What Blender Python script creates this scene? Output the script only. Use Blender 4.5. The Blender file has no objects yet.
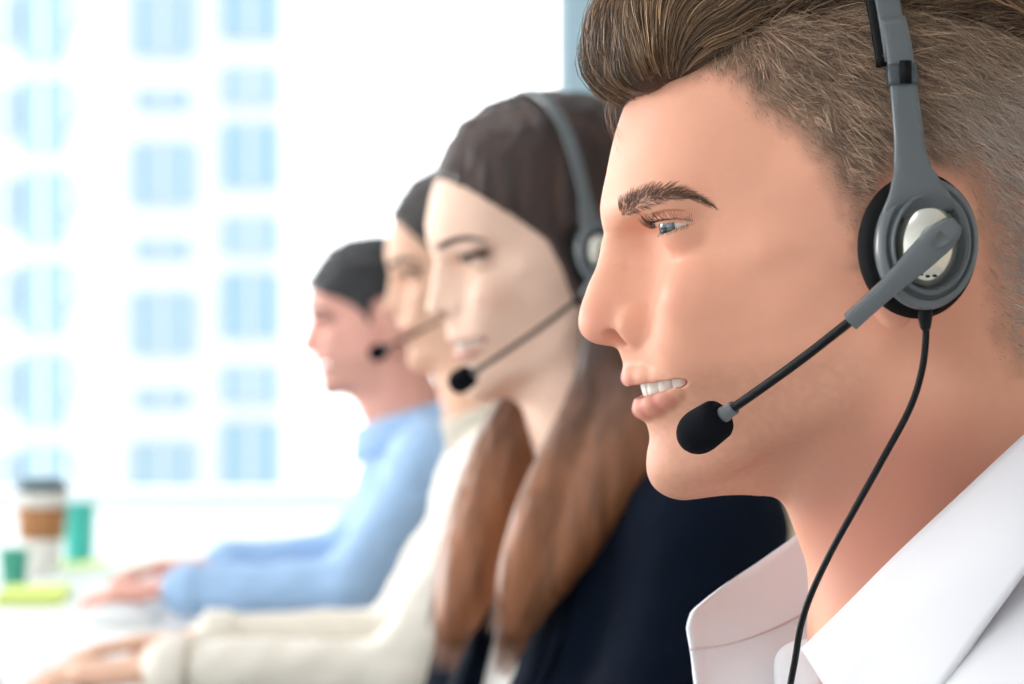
import bpy, math, random
import numpy as np
from mathutils import Vector, Matrix, Euler
rng = np.random.default_rng(7)
random.seed(7)
F32 = np.float32
MM = 0.001
# ------------------------------------------------------------------ linking
COL = bpy.context.scene.collection
def link_mesh(name, me, mat=None, parent=None, smooth=True):
    o = bpy.data.objects.new(name, me)
    COL.objects.link(o)
    if mat is not None:
        for m in (mat if isinstance(mat, (list, tuple)) else [mat]):
            me.materials.append(m)
    if smooth and len(me.polygons):
        me.polygons.foreach_set('use_smooth', np.ones(len(me.polygons), dtype=bool))
    if parent is not None:
        o.parent = parent
    return o
def np_mesh(name, V, Fq, mat=None, parent=None, smooth=True, col=None):
    """V (n,3) metres, Fq (m,k) indices with k 3 or 4"""
    me = bpy.data.meshes.new(name)
    V = np.asarray(V, dtype=F32); Fq = np.asarray(Fq, dtype=np.int32)
    k = Fq.shape[1]
    me.vertices.add(len(V)); me.vertices.foreach_set('co', V.ravel())
    me.loops.add(Fq.size); me.loops.foreach_set('vertex_index', Fq.ravel())
    me.polygons.add(len(Fq))
    me.polygons.foreach_set('loop_start', np.arange(0, Fq.size, k, dtype=np.int32))
    me.update(calc_edges=True)
    me.validate()
    if col is not None:
        a = me.color_attributes.new('tone', 'FLOAT_COLOR', 'POINT')
        c4 = np.ones((len(V), 4), dtype=F32); c4[:, :3] = col
        a.data.foreach_set('color', c4.ravel())
    return link_mesh(name, me, mat, parent, smooth)
def poly_mesh(name, V, Fc, mat=None, parent=None, smooth=True):
    me = bpy.data.meshes.new(name)
    me.from_pydata([tuple(map(float, v)) for v in V], [], [tuple(int(i) for i in f) for f in Fc])
    me.update()
    return link_mesh(name, me, mat, parent, smooth)
def empty(name, loc=(0, 0, 0), label=None, cat=None, group=None, kind=None):
    o = bpy.data.objects.new(name, None); COL.objects.link(o); o.location = loc
    o.empty_display_size = .05
    tag(o, label, cat, group, kind)
    return o
def tag(o, label=None, cat=None, group=None, kind=None):
    if label: o['label'] = label
    if cat: o['category'] = cat
    if group: o['group'] = group
    if kind: o['kind'] = kind
    return o
def bevel(o, w, seg=2, ang=35):
    m = o.modifiers.new('bevel', 'BEVEL'); m.width = w; m.segments = seg
    m.limit_method = 'ANGLE'; m.angle_limit = math.radians(ang)
    return o
def subsurf(o, n=2):
    m = o.modifiers.new('sub', 'SUBSURF'); m.levels = n; m.render_levels = n
    return o
# ------------------------------------------------------------------ curves helpers
def catmull(P, n):
    """smooth resample of a polyline of any dimension, n points"""
    P = np.asarray(P, dtype=float)
    if len(P) < 3:
        t = np.linspace(0, 1, n)[:, None]
        return P[0] * (1 - t) + P[-1] * t
    A = np.vstack([2 * P[0] - P[1], P, 2 * P[-1] - P[-2]])
    d = np.linalg.norm(np.diff(P, axis=0), axis=1); s = np.concatenate([[0], np.cumsum(d)])
    tt = np.linspace(0, s[-1], n)
    i = np.clip(np.searchsorted(s, tt, side='right') - 1, 0, len(P) - 2)
    u = ((tt - s[i]) / np.maximum(d[i], 1e-9))[:, None]
    p0, p1, p2, p3 = A[i], A[i + 1], A[i + 2], A[i + 3]
    return .5 * ((2 * p1) + (-p0 + p2) * u + (2 * p0 - 5 * p1 + 4 * p2 - p3) * u * u + (-p0 + 3 * p1 - 3 * p2 + p3) * u ** 3)
def frames(P, up=(0, 0, 1)):
    P = np.asarray(P, float)
    T = np.gradient(P, axis=0); T /= np.linalg.norm(T, axis=1)[:, None] + 1e-12
    N = np.zeros_like(T); u = np.asarray(up, float)
    prev = u
    for i in range(len(P)):
        v = prev - T[i] * np.dot(prev, T[i])
        if np.linalg.norm(v) < 1e-6: v = np.array([1., 0, 0]) - T[i] * T[i][0]
        v /= np.linalg.norm(v); N[i] = v; prev = v
    B = np.cross(T, N)
    return T, N, B
def tube(P, R, seg=12, up=(0, 0, 1), squash=None, caps=True):
    """tube mesh V,F quads around path P with radii R (scalar, (n,) or (n,2) for N and B axes)"""
    P = np.asarray(P, float); n = len(P)
    R = np.asarray(R, float)
    if R.ndim == 0: R = np.full((n, 2), float(R))
    if R.ndim == 1: R = np.stack([R, R], 1)
    T, N, B = frames(P, up)
    a = np.linspace(0, 2 * np.pi, seg, endpoint=False)
    V = P[:, None] + N[:, None] * (np.cos(a)[None, :, None] * R[:, 0][:, None, None]) + B[:, None] * (np.sin(a)[None, :, None] * R[:, 1][:, None, None])
    V = V.reshape(-1, 3)
    Fc = []
    for i in range(n - 1):
        for j in range(seg):
            k = (j + 1) % seg
            Fc.append((i * seg + j, i * seg + k, (i + 1) * seg + k, (i + 1) * seg + j))
    if caps:
        Fc.append(tuple(range(seg - 1, -1, -1))); Fc.append(tuple((n - 1) * seg + j for j in range(seg)))
    return V, Fc
def capped_radii(n, R, cap=3):
    return R
def lathe(prof, seg=48, axis_pt=(0, 0, 0), axis=(0, 0, 1), xdir=None, ry=1.0):
    """prof: list of (r,h). returns V,F. closed at r=0 ends"""
    ax = Vector(axis).normalized()
    xd = Vector(xdir) if xdir is not None else ax.orthogonal()
    xd = (xd - ax * xd.dot(ax)).normalized(); yd = ax.cross(xd)
    c = Vector(axis_pt); V = []; Fc = []
    for r, h in prof:
        for j in range(seg):
            a = 2 * math.pi * j / seg
            V.append(c + ax * h + xd * (r * math.cos(a)) + yd * (r * ry * math.sin(a)))
    for i in range(len(prof) - 1):
        for j in range(seg):
            k = (j + 1) % seg
            Fc.append((i * seg + j, i * seg + k, (i + 1) * seg + k, (i + 1) * seg + j))
    Fc.append(tuple(range(seg - 1, -1, -1))); Fc.append(tuple((len(prof) - 1) * seg + j for j in range(seg)))
    return V, Fc
def grid_sheet(G, thick, close_u=False):
    """G (a,b,3) grid of points -> thick sheet V,F (offset both ways along the normal by thick/2, may be array (a,b))"""
    G = np.asarray(G, float); a, b = G.shape[:2]
    du = np.gradient(G, axis=0); dv = np.gradient(G, axis=1)
    Nn = np.cross(du, dv); Nn /= np.linalg.norm(Nn, axis=2)[:, :, None] + 1e-12
    th = (np.ones((a, b)) * thick)[:, :, None] / 2
    V = np.concatenate([(G + Nn * th).reshape(-1, 3), (G - Nn * th).reshape(-1, 3)])
    Fc = []; o = a * b
    for i in range(a - 1):
        for j in range(b - 1):
            q = (i * b + j, (i + 1) * b + j, (i + 1) * b + j + 1, i * b + j + 1)
            Fc.append(q); Fc.append(tuple(o + x for x in q[::-1]))
    rim = [i * b for i in range(a)] + [(a - 1) * b + j for j in range(1, b)] + [i * b + b - 1 for i in range(a - 2, -1, -1)] + [j for j in range(b - 2, 0, -1)]
    for i in range(len(rim)):
        p, q = rim[i], rim[(i + 1) % len(rim)]
        Fc.append((q, p, o + p, o + q))
    return V, Fc
# ------------------------------------------------------------------ implicit modelling
def smin(a, b, k):
    if k <= 0: return np.minimum(a, b)
    h = np.maximum(k - np.abs(a - b), 0)
    return np.minimum(a, b) - h * h / (4 * k)
def smax(a, b, k): return -smin(-a, -b, k)
def rotm(rx=0, ry=0, rz=0):
    return np.array(Euler([math.radians(v) for v in (rx, ry, rz)]).to_matrix(), dtype=float)
class Ell:
    """ellipsoid; R columns = local axes"""
    def __init__(s, c, r, R=None):
        s.c = np.asarray(c, float); s.r = np.asarray(r, float) * np.ones(3); s.R = R
        s.bs = (s.c, s.r.max())
    def __call__(s, P):
        q = P - s.c
        if s.R is not None: q = q @ s.R
        k0 = np.linalg.norm(q / s.r, axis=1); k1 = np.linalg.norm(q / (s.r * s.r), axis=1)
        return k0 * (k0 - 1) / np.maximum(k1, 1e-9)
class Cap:
    """round cone along a segment; flat: (axis vector, factor) squashes along a direction"""
    def __init__(s, a, b, ra, rb, flat=None):
        s.a = np.asarray(a, float); s.b = np.asarray(b, float); s.ra = ra; s.rb = rb; s.flat = flat
        s.bs = ((s.a + s.b) / 2, np.linalg.norm(s.b - s.a) / 2 + max(ra, rb) * (flat[1] if flat else 1))
    def __call__(s, P):
        q = P - s.a; d = s.b - s.a
        if s.flat:
            n = np.asarray(s.flat[0], float); n = n / np.linalg.norm(n); k = 1 / s.flat[1] - 1
            q = q + (q @ n)[:, None] * n * k; d = d + d.dot(n) * n * k
        h = np.clip(q @ d / max(d.dot(d), 1e-9), 0, 1)
        return np.linalg.norm(q - h[:, None] * d, axis=1) - (s.ra + (s.rb - s.ra) * h)
class Box:
    def __init__(s, c, h, r=0, R=None):
        s.c = np.asarray(c, float); s.h = np.asarray(h, float) - r; s.r = r; s.R = R
        s.bs = (s.c, np.linalg.norm(h))
    def __call__(s, P):
        q = P - s.c
        if s.R is not None: q = q @ s.R
        q = np.abs(q) - s.h
        return np.linalg.norm(np.maximum(q, 0), axis=1) + np.minimum(q.max(axis=1), 0) - s.r
class Half:
    def __init__(s, p, n):
        s.p = np.asarray(p, float); s.n = np.asarray(n, float) / np.linalg.norm(n); s.bs = None
    def __call__(s, P): return (P - s.p) @ s.n
class Fn:
    def __init__(s, f, bs=None): s.f = f; s.bs = bs
    def __call__(s, P): return s.f(P)
class Model:
    """sequence of smooth boolean ops; sym mirrors y"""
    def __init__(s, sym=False): s.ops = []; s.sym = sym
    def add(s, prim, k=0, op='u'): s.ops.append((op, prim, k)); return s
    def chain(s, pts, k=0, op='u', flat=None):
        for p, q in zip(pts[:-1], pts[1:]): s.add(Cap(p[:3], q[:3], p[3], q[3], flat), k, op)
        return s
    bs = None
    def __call__(s, P):
        if s.sym:
            P = P.copy(); P[:, 1] = np.abs(P[:, 1])
        d = np.full(len(P), 1e3)
        for op, pr, k in s.ops:
            if op == 'u' or op == 's':
                if pr.bs is not None:
                    r = pr.bs[1] + k + 8
                    m = ((P - pr.bs[0]) ** 2).sum(1) < r * r
                    if not m.any(): continue
                    v = pr(P[m])
                    d[m] = smin(d[m], v, k) if op == 'u' else smax(d[m], -v, k)
                else:
                    v = pr(P)
                    d = smin(d, v, k) if op == 'u' else smax(d, -v, k)
            else:
                d = smax(d, pr(P), k)
        return d
def polygonise(f, lo, hi, h, proj=2, lip=1.6):
    """surface nets of f<0; points in model units"""
    lo = np.asarray(lo, float); hi = np.asarray(hi, float); B = 8
    nb = np.ceil((hi - lo) / (h * B)).astype(int); n = nb * B + 1
    bc = np.stack(np.meshgrid(*[np.arange(k) for k in nb], indexing='ij'), -1).reshape(-1, 3)
    cen = lo + (bc + .5) * B * h
    dc = np.concatenate([f(c) for c in np.array_split(cen, max(1, len(cen) // 200000))])
    keep = np.abs(dc) < B * h * .87 * lip
    G = np.empty(n, dtype=F32)
    full = np.repeat(np.repeat(np.repeat(dc.reshape(nb), B, 0), B, 1), B, 2)
    G[:-1, :-1, :-1] = full
    G[-1] = G[-2]; G[:, -1] = G[:, -2]; G[:, :, -1] = G[:, :, -2]
    loc = np.stack(np.meshgrid(*[np.arange(B + 1)] * 3, indexing='ij'), -1).reshape(-1, 3)
    kb = bc[keep]
    for ch in np.array_split(kb, max(1, len(kb) // 400)):
        idx = (ch[:, None] * B + loc[None]).reshape(-1, 3)
        v = f(lo + idx * h)
        G[idx[:, 0], idx[:, 1], idx[:, 2]] = v
    G[G == 0] = 1e-4
    S = G < 0
    # border closed
    S[0] = S[-1] = False; S[:, 0] = S[:, -1] = False; S[:, :, 0] = S[:, :, -1] = False
    G = np.where(S, -np.abs(G), np.abs(G))
    c = np.zeros(np.array(S.shape) - 1, dtype=np.int8)
    for a in (0, 1):
        for b in (0, 1):
            for d in (0, 1):
                c += S[a:S.shape[0] - 1 + a, b:S.shape[1] - 1 + b, d:S.shape[2] - 1 + d]
    act = (c > 0) & (c < 8)
    I = np.argwhere(act); vid = np.full(act.shape, -1, dtype=np.int64); vid[act] = np.arange(len(I))
    acc = np.zeros((len(I), 3)); cnt = np.zeros(len(I))
    corners = [(a, b, d) for a in (0, 1) for b in (0, 1) for d in (0, 1)]
    for ca in corners:
        for ax in range(3):
            if ca[ax]: continue
            cb = list(ca); cb[ax] = 1
            ga = G[I[:, 0] + ca[0], I[:, 1] + ca[1], I[:, 2] + ca[2]]; gb = G[I[:, 0] + cb[0], I[:, 1] + cb[1], I[:, 2] + cb[2]]
            m = (ga < 0) != (gb < 0)
            t = ga[m] / (ga[m] - gb[m])
            p = np.tile(np.array(ca, float), (m.sum(), 1)); p[:, ax] += t
            acc[m] += p; cnt[m] += 1
    V = lo + (I + acc / cnt[:, None]) * h
    Fq = []
    for ax in range(3):
        o1, o2 = [(1, 2), (2, 0), (0, 1)][ax]
        sl0 = [slice(1, -1)] * 3; sl1 = [slice(1, -1)] * 3
        sl0[ax] = slice(0, -1); sl1[ax] = slice(1, None)
        a, b = S[tuple(sl0)], S[tuple(sl1)]
        for m, flip in ((a & ~b, False), (~a & b, True)):
            E = np.argwhere(m)
            if not len(E): continue
            off = np.ones(3, int); off[ax] = 0
            E = E + off
            q = []
            for da, db in ((1, 1), (0, 1), (0, 0), (1, 0)):
                e = E.copy(); e[:, o1] -= da; e[:, o2] -= db
                q.append(vid[e[:, 0], e[:, 1], e[:, 2]])
            q = np.stack(q, 1)
            if flip: q = q[:, ::-1]
            Fq.append(q)
    Fq = np.concatenate(Fq)
    for it in range(proj):
        e = h * .35
        d0 = f(V)
        g = np.stack([f(V + np.eye(3)[i] * e) - f(V - np.eye(3)[i] * e) for i in range(3)], 1) / (2 * e)
        g2 = (g * g).sum(1)
        st = g * (d0 / np.maximum(g2, .15))[:, None]
        L = np.linalg.norm(st, axis=1); st *= np.minimum(1, .6 * h / np.maximum(L, 1e-9))[:, None]
        V = V - st
    return V, Fq
def warp1(brk, slopes):
    """monotone piecewise-linear axis stretch; returns (grid->model, model->grid)"""
    brk = np.asarray(brk, float); g = [brk[0]]
    for i in range(len(brk) - 1): g.append(g[-1] + (brk[i + 1] - brk[i]) / slopes[i])
    g = np.array(g)
    return (lambda q: np.interp(q, g, brk)), (lambda x: np.interp(x, brk, g))
def polygonise_warp(f, axes, h, proj=2):
    """axes: three (breaks, slopes)"""
    W = [warp1(*a) for a in axes]; ms = max(max(a[1]) for a in axes)
    fw = lambda Q: f(np.stack([W[i][0](Q[:, i]) for i in range(3)], 1))
    lo = [W[i][1](axes[i][0][0]) for i in range(3)]; hi = [W[i][1](axes[i][0][-1]) for i in range(3)]
    V, Fq = polygonise(fw, lo, hi, h, 0, lip=1.6 * ms)
    V = np.stack([W[i][0](V[:, i]) for i in range(3)], 1)
    e = .3
    for it in range(proj):
        d0 = f(V)
        g = np.stack([f(V + np.eye(3)[i] * e) - f(V - np.eye(3)[i] * e) for i in range(3)], 1) / (2 * e)
        st = g * (d0 / np.maximum((g * g).sum(1), .15))[:, None]
        L = np.linalg.norm(st, axis=1); st *= np.minimum(1, .6 * h / np.maximum(L, 1e-9))[:, None]
        V = V - st
    return V, Fq
def pchip(x, y, xi):
    x = np.asarray(x, float); y = np.asarray(y, float)
    hh = np.diff(x); dl = np.diff(y) / hh
    d = np.zeros_like(x)
    for i in range(1, len(x) - 1):
        if dl[i - 1] * dl[i] > 0:
            w1 = 2 * hh[i] + hh[i - 1]; w2 = hh[i] + 2 * hh[i - 1]
            d[i] = (w1 + w2) / (w1 / dl[i - 1] + w2 / dl[i])
    d[0] = dl[0]; d[-1] = dl[-1]
    i = np.clip(np.searchsorted(x, xi, side='right') - 1, 0, len(x) - 2)
    t = (xi - x[i]) / hh[i]
    v = (2 * t ** 3 - 3 * t ** 2 + 1) * y[i] + (t ** 3 - 2 * t ** 2 + t) * hh[i] * d[i] + (-2 * t ** 3 + 3 * t ** 2) * y[i + 1] + (t ** 3 - t ** 2) * hh[i] * d[i + 1]
    v = np.where(xi < x[0], y[0] + (xi - x[0]) * d[0], v)
    v = np.where(xi > x[-1], y[-1] + (xi - x[-1]) * d[-1], v)
    return v
def smoothstep(a, b, x):
    t = np.clip((x - a) / (b - a), 0, 1); return t * t * (3 - 2 * t)
def vnoise(P, s, seed=0):
    """cheap smooth value noise, P (n,3), cell size s"""
    q = P / s; i = np.floor(q).astype(np.int64); f = q - i; f = f * f * (3 - 2 * f)
    def hsh(a):
        n = (a[:, 0] * 73856093) ^ (a[:, 1] * 19349663) ^ (a[:, 2] * 83492791) ^ (seed * 2654435761)
        n = (n ^ (n >> 13)) * 1274126177 & 0x7fffffff
        return (n % 10007) / 10007.
    out = 0
    for a in (0, 1):
        for b in (0, 1):
            for c in (0, 1):
                w = (f[:, 0] if a else 1 - f[:, 0]) * (f[:, 1] if b else 1 - f[:, 1]) * (f[:, 2] if c else 1 - f[:, 2])
                out = out + w * hsh(i + np.array([a, b, c]))
    return out
# ------------------------------------------------------------------ materials
def srgb(r, g, b):
    f = lambda c: (c / 255 / 12.92) if c / 255 <= .04045 else ((c / 255 + .055) / 1.055) ** 2.4
    return (f(r), f(g), f(b), 1)
def mat(name, col=(.8, .8, .8, 1), rough=.5, metal=0, spec=.5, sheen=0, alpha=1, bump=None, var=None, sss=0, coat=0, trans=0, emit=None):
    m = bpy.data.materials.new(name); m.use_nodes = True
    nt = m.node_tree; b = nt.nodes['Principled BSDF']
    b.inputs['Base Color'].default_value = col; b.inputs['Roughness'].default_value = rough
    b.inputs['Metallic'].default_value = metal; b.inputs['Specular IOR Level'].default_value = spec
    b.inputs['Sheen Weight'].default_value = sheen; b.inputs['Coat Weight'].default_value = coat
    b.inputs['Transmission Weight'].default_value = trans
    if emit: b.inputs['Emission Color'].default_value = emit[0]; b.inputs['Emission Strength'].default_value = emit[1]
    tc = nt.nodes.new('ShaderNodeTexCoord')
    if var:   # (scale, amount)
        n = nt.nodes.new('ShaderNodeTexNoise'); n.inputs['Scale'].default_value = var[0]; n.inputs['Detail'].default_value = 4
        nt.links.new(tc.outputs['Object'], n.inputs['Vector'])
        mx = nt.nodes.new('ShaderNodeMix'); mx.data_type = 'RGBA'
        mx.inputs[6].default_value = tuple(c * (1 - var[1]) for c in col[:3]) + (1,)
        mx.inputs[7].default_value = tuple(min(1, c * (1 + var[1])) for c in col[:3]) + (1,)
        nt.links.new(n.outputs['Fac'], mx.inputs[0]); nt.links.new(mx.outputs[2], b.inputs['Base Color'])
    if bump:  # (scale, strength, distance)
        n = nt.nodes.new('ShaderNodeTexNoise'); n.inputs['Scale'].default_value = bump[0]; n.inputs['Detail'].default_value = 3
        nt.links.new(tc.outputs['Object'], n.inputs['Vector'])
        bp = nt.nodes.new('ShaderNodeBump'); bp.inputs['Strength'].default_value = bump[1]; bp.inputs['Distance'].default_value = bump[2]
        nt.links.new(n.outputs['Fac'], bp.inputs['Height']); nt.links.new(bp.outputs[0], b.inputs['Normal'])
    if sss:
        b.inputs['Subsurface Weight'].default_value = sss
    return m
def attr_mat(name, rough=.5, spec=.4, sss=0, radius=(1, .35, .2), scale=.006, bump=None, sheen=0, rough_attr=False):
    """base colour from the vertex colour attribute 'tone'"""
    m = mat(name, rough=rough, spec=spec, bump=bump, sheen=sheen)
    nt = m.node_tree; b = nt.nodes['Principled BSDF']
    a = nt.nodes.new('ShaderNodeAttribute'); a.attribute_name = 'tone'
    nt.links.new(a.outputs['Color'], b.inputs['Base Color'])
    if sss:
        b.inputs['Subsurface Weight'].default_value = sss
        b.inputs['Subsurface Radius'].default_value = radius
        b.inputs['Subsurface Scale'].default_value = scale
    return m
# ------------------------------------------------------------------ heads (canonical mm: x back from the brow, y sideways, z up from the eye line)
FRONT = [(112, 84), (110, 62), (105, 44), (96, 29), (85, 18), (72, 10), (58, 5.6), (45, 2.6), (33, .8), (22, -.4), (10, -.4), (3, 1.2), (-4, 3.4), (-15, 5), (-28, 3.5),
         (-38, 1), (-46, -.8), (-56, 0), (-64, 2), (-72, 3.2), (-79, 5.4), (-84, 5.8), (-90, 3.6), (-97, 3), (-103, 4.5), (-108, 8.5), (-112, 14), (-118, 22), (-126, 32)]
BACK = [(112, 104), (110, 125), (105, 143), (96, 158), (85, 171), (65, 184), (45, 191), (25, 193), (5, 191), (-15, 184), (-35, 172), (-50, 158), (-70, 135), (-90, 112), (-126, 90)]
SL = {
    112: [(94, 5)],
    107: [(55, 18), (92, 28), (128, 17)],
    100: [(50, 30), (92, 44), (138, 28)],
    85: [(24, 20), (40, 40), (70, 58), (105, 65), (140, 56)],
    65: [(9, 14), (16, 27), (30, 43), (50, 58), (80, 70), (110, 75), (145, 66)],
    45: [(5, 13), (10, 25), (19, 38), (32, 49), (50, 59), (80, 71), (110, 77), (150, 68)],
    25: [(2, 12), (6, 23), (13, 34), (23, 44), (34, 51), (47, 56), (62, 61), (85, 71), (115, 77), (150, 69)],
    12: [(1.5, 11), (5, 22), (11, 33), (20, 43), (31, 49), (44, 54), (62, 60), (85, 70), (115, 76), (150, 68)],
    0: [(8, 6.5), (15, 10), (21, 18), (27, 30), (34, 41), (43, 50), (56, 58), (75, 65), (100, 71), (120, 73), (150, 65)],
    -14: [(10, 9), (15, 15), (21, 22.5), (28, 31.5), (36, 41.5), (46, 51), (58, 60), (76, 65), (96, 69), (115, 69), (150, 58)],
    -26: [(8, 10), (13, 17), (20, 25), (28, 33.5), (37, 42.5), (48, 50.5), (62, 57.5), (78, 63.5), (98, 67), (115, 65), (145, 52)],
    -45: [(2, 9), (7, 17), (14, 26), (23, 35), (35, 44), (50, 51), (66, 55), (84, 59), (102, 61), (120, 55), (140, 38)],
    -62: [(4, 9), (9, 17), (16, 24), (25, 32), (37, 40.5), (52, 47.5), (70, 51.5), (88, 58), (104, 58), (122, 44)],
    -80: [(8, 10), (13, 17), (20, 24), (30, 32), (44, 40), (60, 46.5), (78, 54), (94, 54), (110, 42)],
    -95: [(5.5, 11), (10, 18), (18, 25), (29, 32), (44, 39), (62, 46), (80, 49), (98, 42)],
    -108: [(11, 10), (16, 17), (26, 25), (40, 32), (60, 38), (80, 38)],
    -126: [(36, 8), (50, 20), (66, 26), (80, 20)],
}
class HeadBase:
    def __init__(s, front=FRONT, back=BACK, wmul=1.0, sl=SL):
        s.z0, s.x0, s.hs = -126., -12., 1.0
        s.nz, s.nx = 239, 216
        zs = s.z0 + np.arange(s.nz); xs = s.x0 + np.arange(s.nx)
        fr = np.array(sorted(front)); bk = np.array(sorted(back))
        XF = pchip(fr[:, 0], fr[:, 1], zs); XB = pchip(bk[:, 0], bk[:, 1], zs)
        fr0 = np.array(sorted(FRONT)); bk0 = np.array(sorted(BACK))
        lv = sorted(sl)
        # normalised parameter: t = (x - xf)/(xb - xf), resampled non linearly (sqrt) for accuracy near the front
        tt = np.linspace(0, 1, 240) ** 2
        rows = []
        for z in lv:
            xf = float(pchip(fr0[:, 0], fr0[:, 1], np.array([float(z)]))[0]); xb = float(pchip(bk0[:, 0], bk0[:, 1], np.array([float(z)]))[0])
            px = [0] + [(x - xf) / (xb - xf) for x, w in sl[z]] + [1]
            pw = [0] + [(w * wmul) ** 2 for x, w in sl[z]] + [0]
            rows.append(pchip(px, pw, tt))
        rows = np.array(rows)
        lvz = np.array(lv, float)
        TAB = np.stack([pchip(lvz, rows[:, j], zs) for j in range(len(tt))], 1)
        Q = np.zeros((s.nz, s.nx))
        for i in range(s.nz):
            t = (xs - XF[i]) / (XB[i] - XF[i])
            Q[i] = np.interp(t, tt, TAB[i])
            sl0 = (TAB[i, 6] / tt[6]); sl1 = (TAB[i, -8]) / (1 - tt[-8])
            Q[i] = np.where(t < 0, t * sl0, np.where(t > 1, (1 - t) * sl1, Q[i]))
        # light blur for smoothness
        for _ in range(6):
            Q[1:-1] = (Q[:-2] + 2 * Q[1:-1] + Q[2:]) / 4
        s.Q = Q
        s.bs = None
    def q(s, x, z):
        a = np.clip((z - s.z0), 1, s.nz - 3.001); b = np.clip((x - s.x0), 1, s.nx - 3.001)
        i = a.astype(int); j = b.astype(int); u = a - i; v = b - j
        def w4(t):   # uniform cubic b-spline
            return ((1 - t) ** 3 / 6, (3 * t ** 3 - 6 * t * t + 4) / 6, (-3 * t ** 3 + 3 * t * t + 3 * t + 1) / 6, t ** 3 / 6)
        wu, wv = w4(u), w4(v); out = 0
        for p in range(4):
            r = 0
            for q in range(4):
                r = r + wv[q] * s.Q[i + p - 1, j + q - 1]
            out = out + wu[p] * r
        return out
    def __call__(s, P):
        x, y, z = P[:, 0], P[:, 1], P[:, 2]
        e = 1.0
        q = s.q(x, z)
        qx = (s.q(x + e, z) - s.q(x - e, z)) / (2 * e); qz = (s.q(x, z + e) - s.q(x, z - e)) / (2 * e)
        F = y * y - q
        g = np.sqrt(4 * y * y + qx * qx + qz * qz)
        d = F / np.maximum(g, 25)
        # outside of the table
        ox = np.maximum(np.maximum(s.x0 + 2 - x, x - (s.x0 + s.nx - 4)), 0); oz = np.maximum(np.maximum(s.z0 + 2 - z, z - (s.z0 + s.nz - 4)), 0)
        return np.maximum(d, 0) + np.minimum(d, 0) * (ox + oz == 0) + ox + oz
class EyeCone:
    """almond opening cut from the eyelids"""
    def __init__(s, c, yaw, hH, hV, pitch=0, roll=0):
        s.c = np.asarray(c, float); s.R = rotm(0, pitch, 0) ; s.yaw = yaw
        cy, sy = math.cos(math.radians(yaw)), math.sin(math.radians(yaw))
        # forward axis is -x turned outwards (+y)
        s.f = np.array([-cy * math.cos(math.radians(pitch)), sy * math.cos(math.radians(pitch)), math.sin(math.radians(pitch))])
        s.h = np.array([sy, cy, 0.0]); s.u = np.cross(s.h, s.f) * -1
        if s.u[2] < 0: s.u = -s.u
        r = math.radians(roll); s.h, s.u = s.h * math.cos(r) + s.u * math.sin(r), s.u * math.cos(r) - s.h * math.sin(r)
        s.lmin = 11.9; s.hH = hH; s.hV = hV; s.bs = (s.c, 22)
    def __call__(s, P):
        q = P - s.c; a = q @ s.f; b = q @ s.h; c = q @ s.u
        L = np.linalg.norm(q, axis=1) + 1e-6
        az = np.degrees(np.arctan2(b, a)); el = np.degrees(np.arcsin(np.clip(c / L, -1, 1)))
        t = az / s.hH
        up = s.hV[0] * np.clip(1 - np.abs(t) ** 2.2, -1, 1); lo = -s.hV[1] * np.clip(1 - np.abs(t) ** 2.0, -1, 1)
        d = np.maximum(el - up, lo - el) * math.pi / 180 * L
        d = np.maximum(d, s.lmin - L)
        return d
_dome = Ell((98, 0, 20), (110, 86, 89))
DOME = Fn(lambda P: _dome(np.stack([P[:, 0], P[:, 1], np.maximum(P[:, 2], 20)], 1)))
def head_ops(M, p):
    """add head, jaw, nose, lips, lids and ears to model M (symmetric part)"""
    g = p.get
    base = HeadBase(g('front', FRONT), g('back', BACK), g('wmul', 1.0))
    H = Model(); H.add(base)
    # underside of the jaw
    H.add(Half((14, 0, -111.5 + g('chin_dz', 0)), (.17, .16, -1)), 12, 'i')
    H.add(Half((62, 0, -98 + g('chin_dz', 0)), (.55, .12, -1)), 16, 'i')
    # forehead to ear structure
    H.add(DOME, 10, 'i')
    for o in g('pre', []): H.add(*o)
    # nose
    for o in g('nose'): H.add(*o)
    for o in g('mouth'): H.add(*o)
    for o in g('eye'): H.add(*o)
    for o in g('ear', []): H.add(*o)
    M.add(H)
    return H
def nose_ops(ridge, tip, ala, nostril, s=1.0, under=None):
    """ridge: (x,z,r) ; tip: (x,z,r) ; ala (x,y,z) centre"""
    ops = []
    pts = [(x, 0, z, r) for x, z, r in ridge]
    for a, b in zip(pts[:-1], pts[1:]): ops.append((Cap(a[:3], b[:3], a[3], b[3]), 5, 'u'))
    # flanks of the bridge
    x0, z0, r0 = ridge[1]; x1, z1, r1 = ridge[-1]
    ops.append((Cap((x0 + 9, 0, z0), (x1 + 12, 0, z1 - 1), 8, 12.0 * s), 13, 'u'))
    ops.append((Ell((tip[0], 0, tip[1]), (tip[2], tip[2] * 1.08, tip[2] * .93)), 4, 'u'))
    ops.append((Cap((tip[0] + 3, 4, tip[1] - 1), (ala[0] - 2, ala[1] - 3.5, ala[2] - .5), 6.2 * s, 5.6 * s), 6, 'u'))
    ops.append((Ell(ala, (9.6 * s, 5.0 * s, 7.6 * s), rotm(0, 14, -16)), 4.5, 'u'))
    ops.append((Cap((tip[0] + 3, 0, tip[1] - 5), (tip[0] + 13, 0, tip[1] - 9.5), 4.0, 4.2), 3, 'u'))
    ops.append((Ell(nostril, (7.2 * s, 3.6 * s, 4.4 * s), rotm(0, 8, -20)), 1.0, 's'))
    return ops
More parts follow.
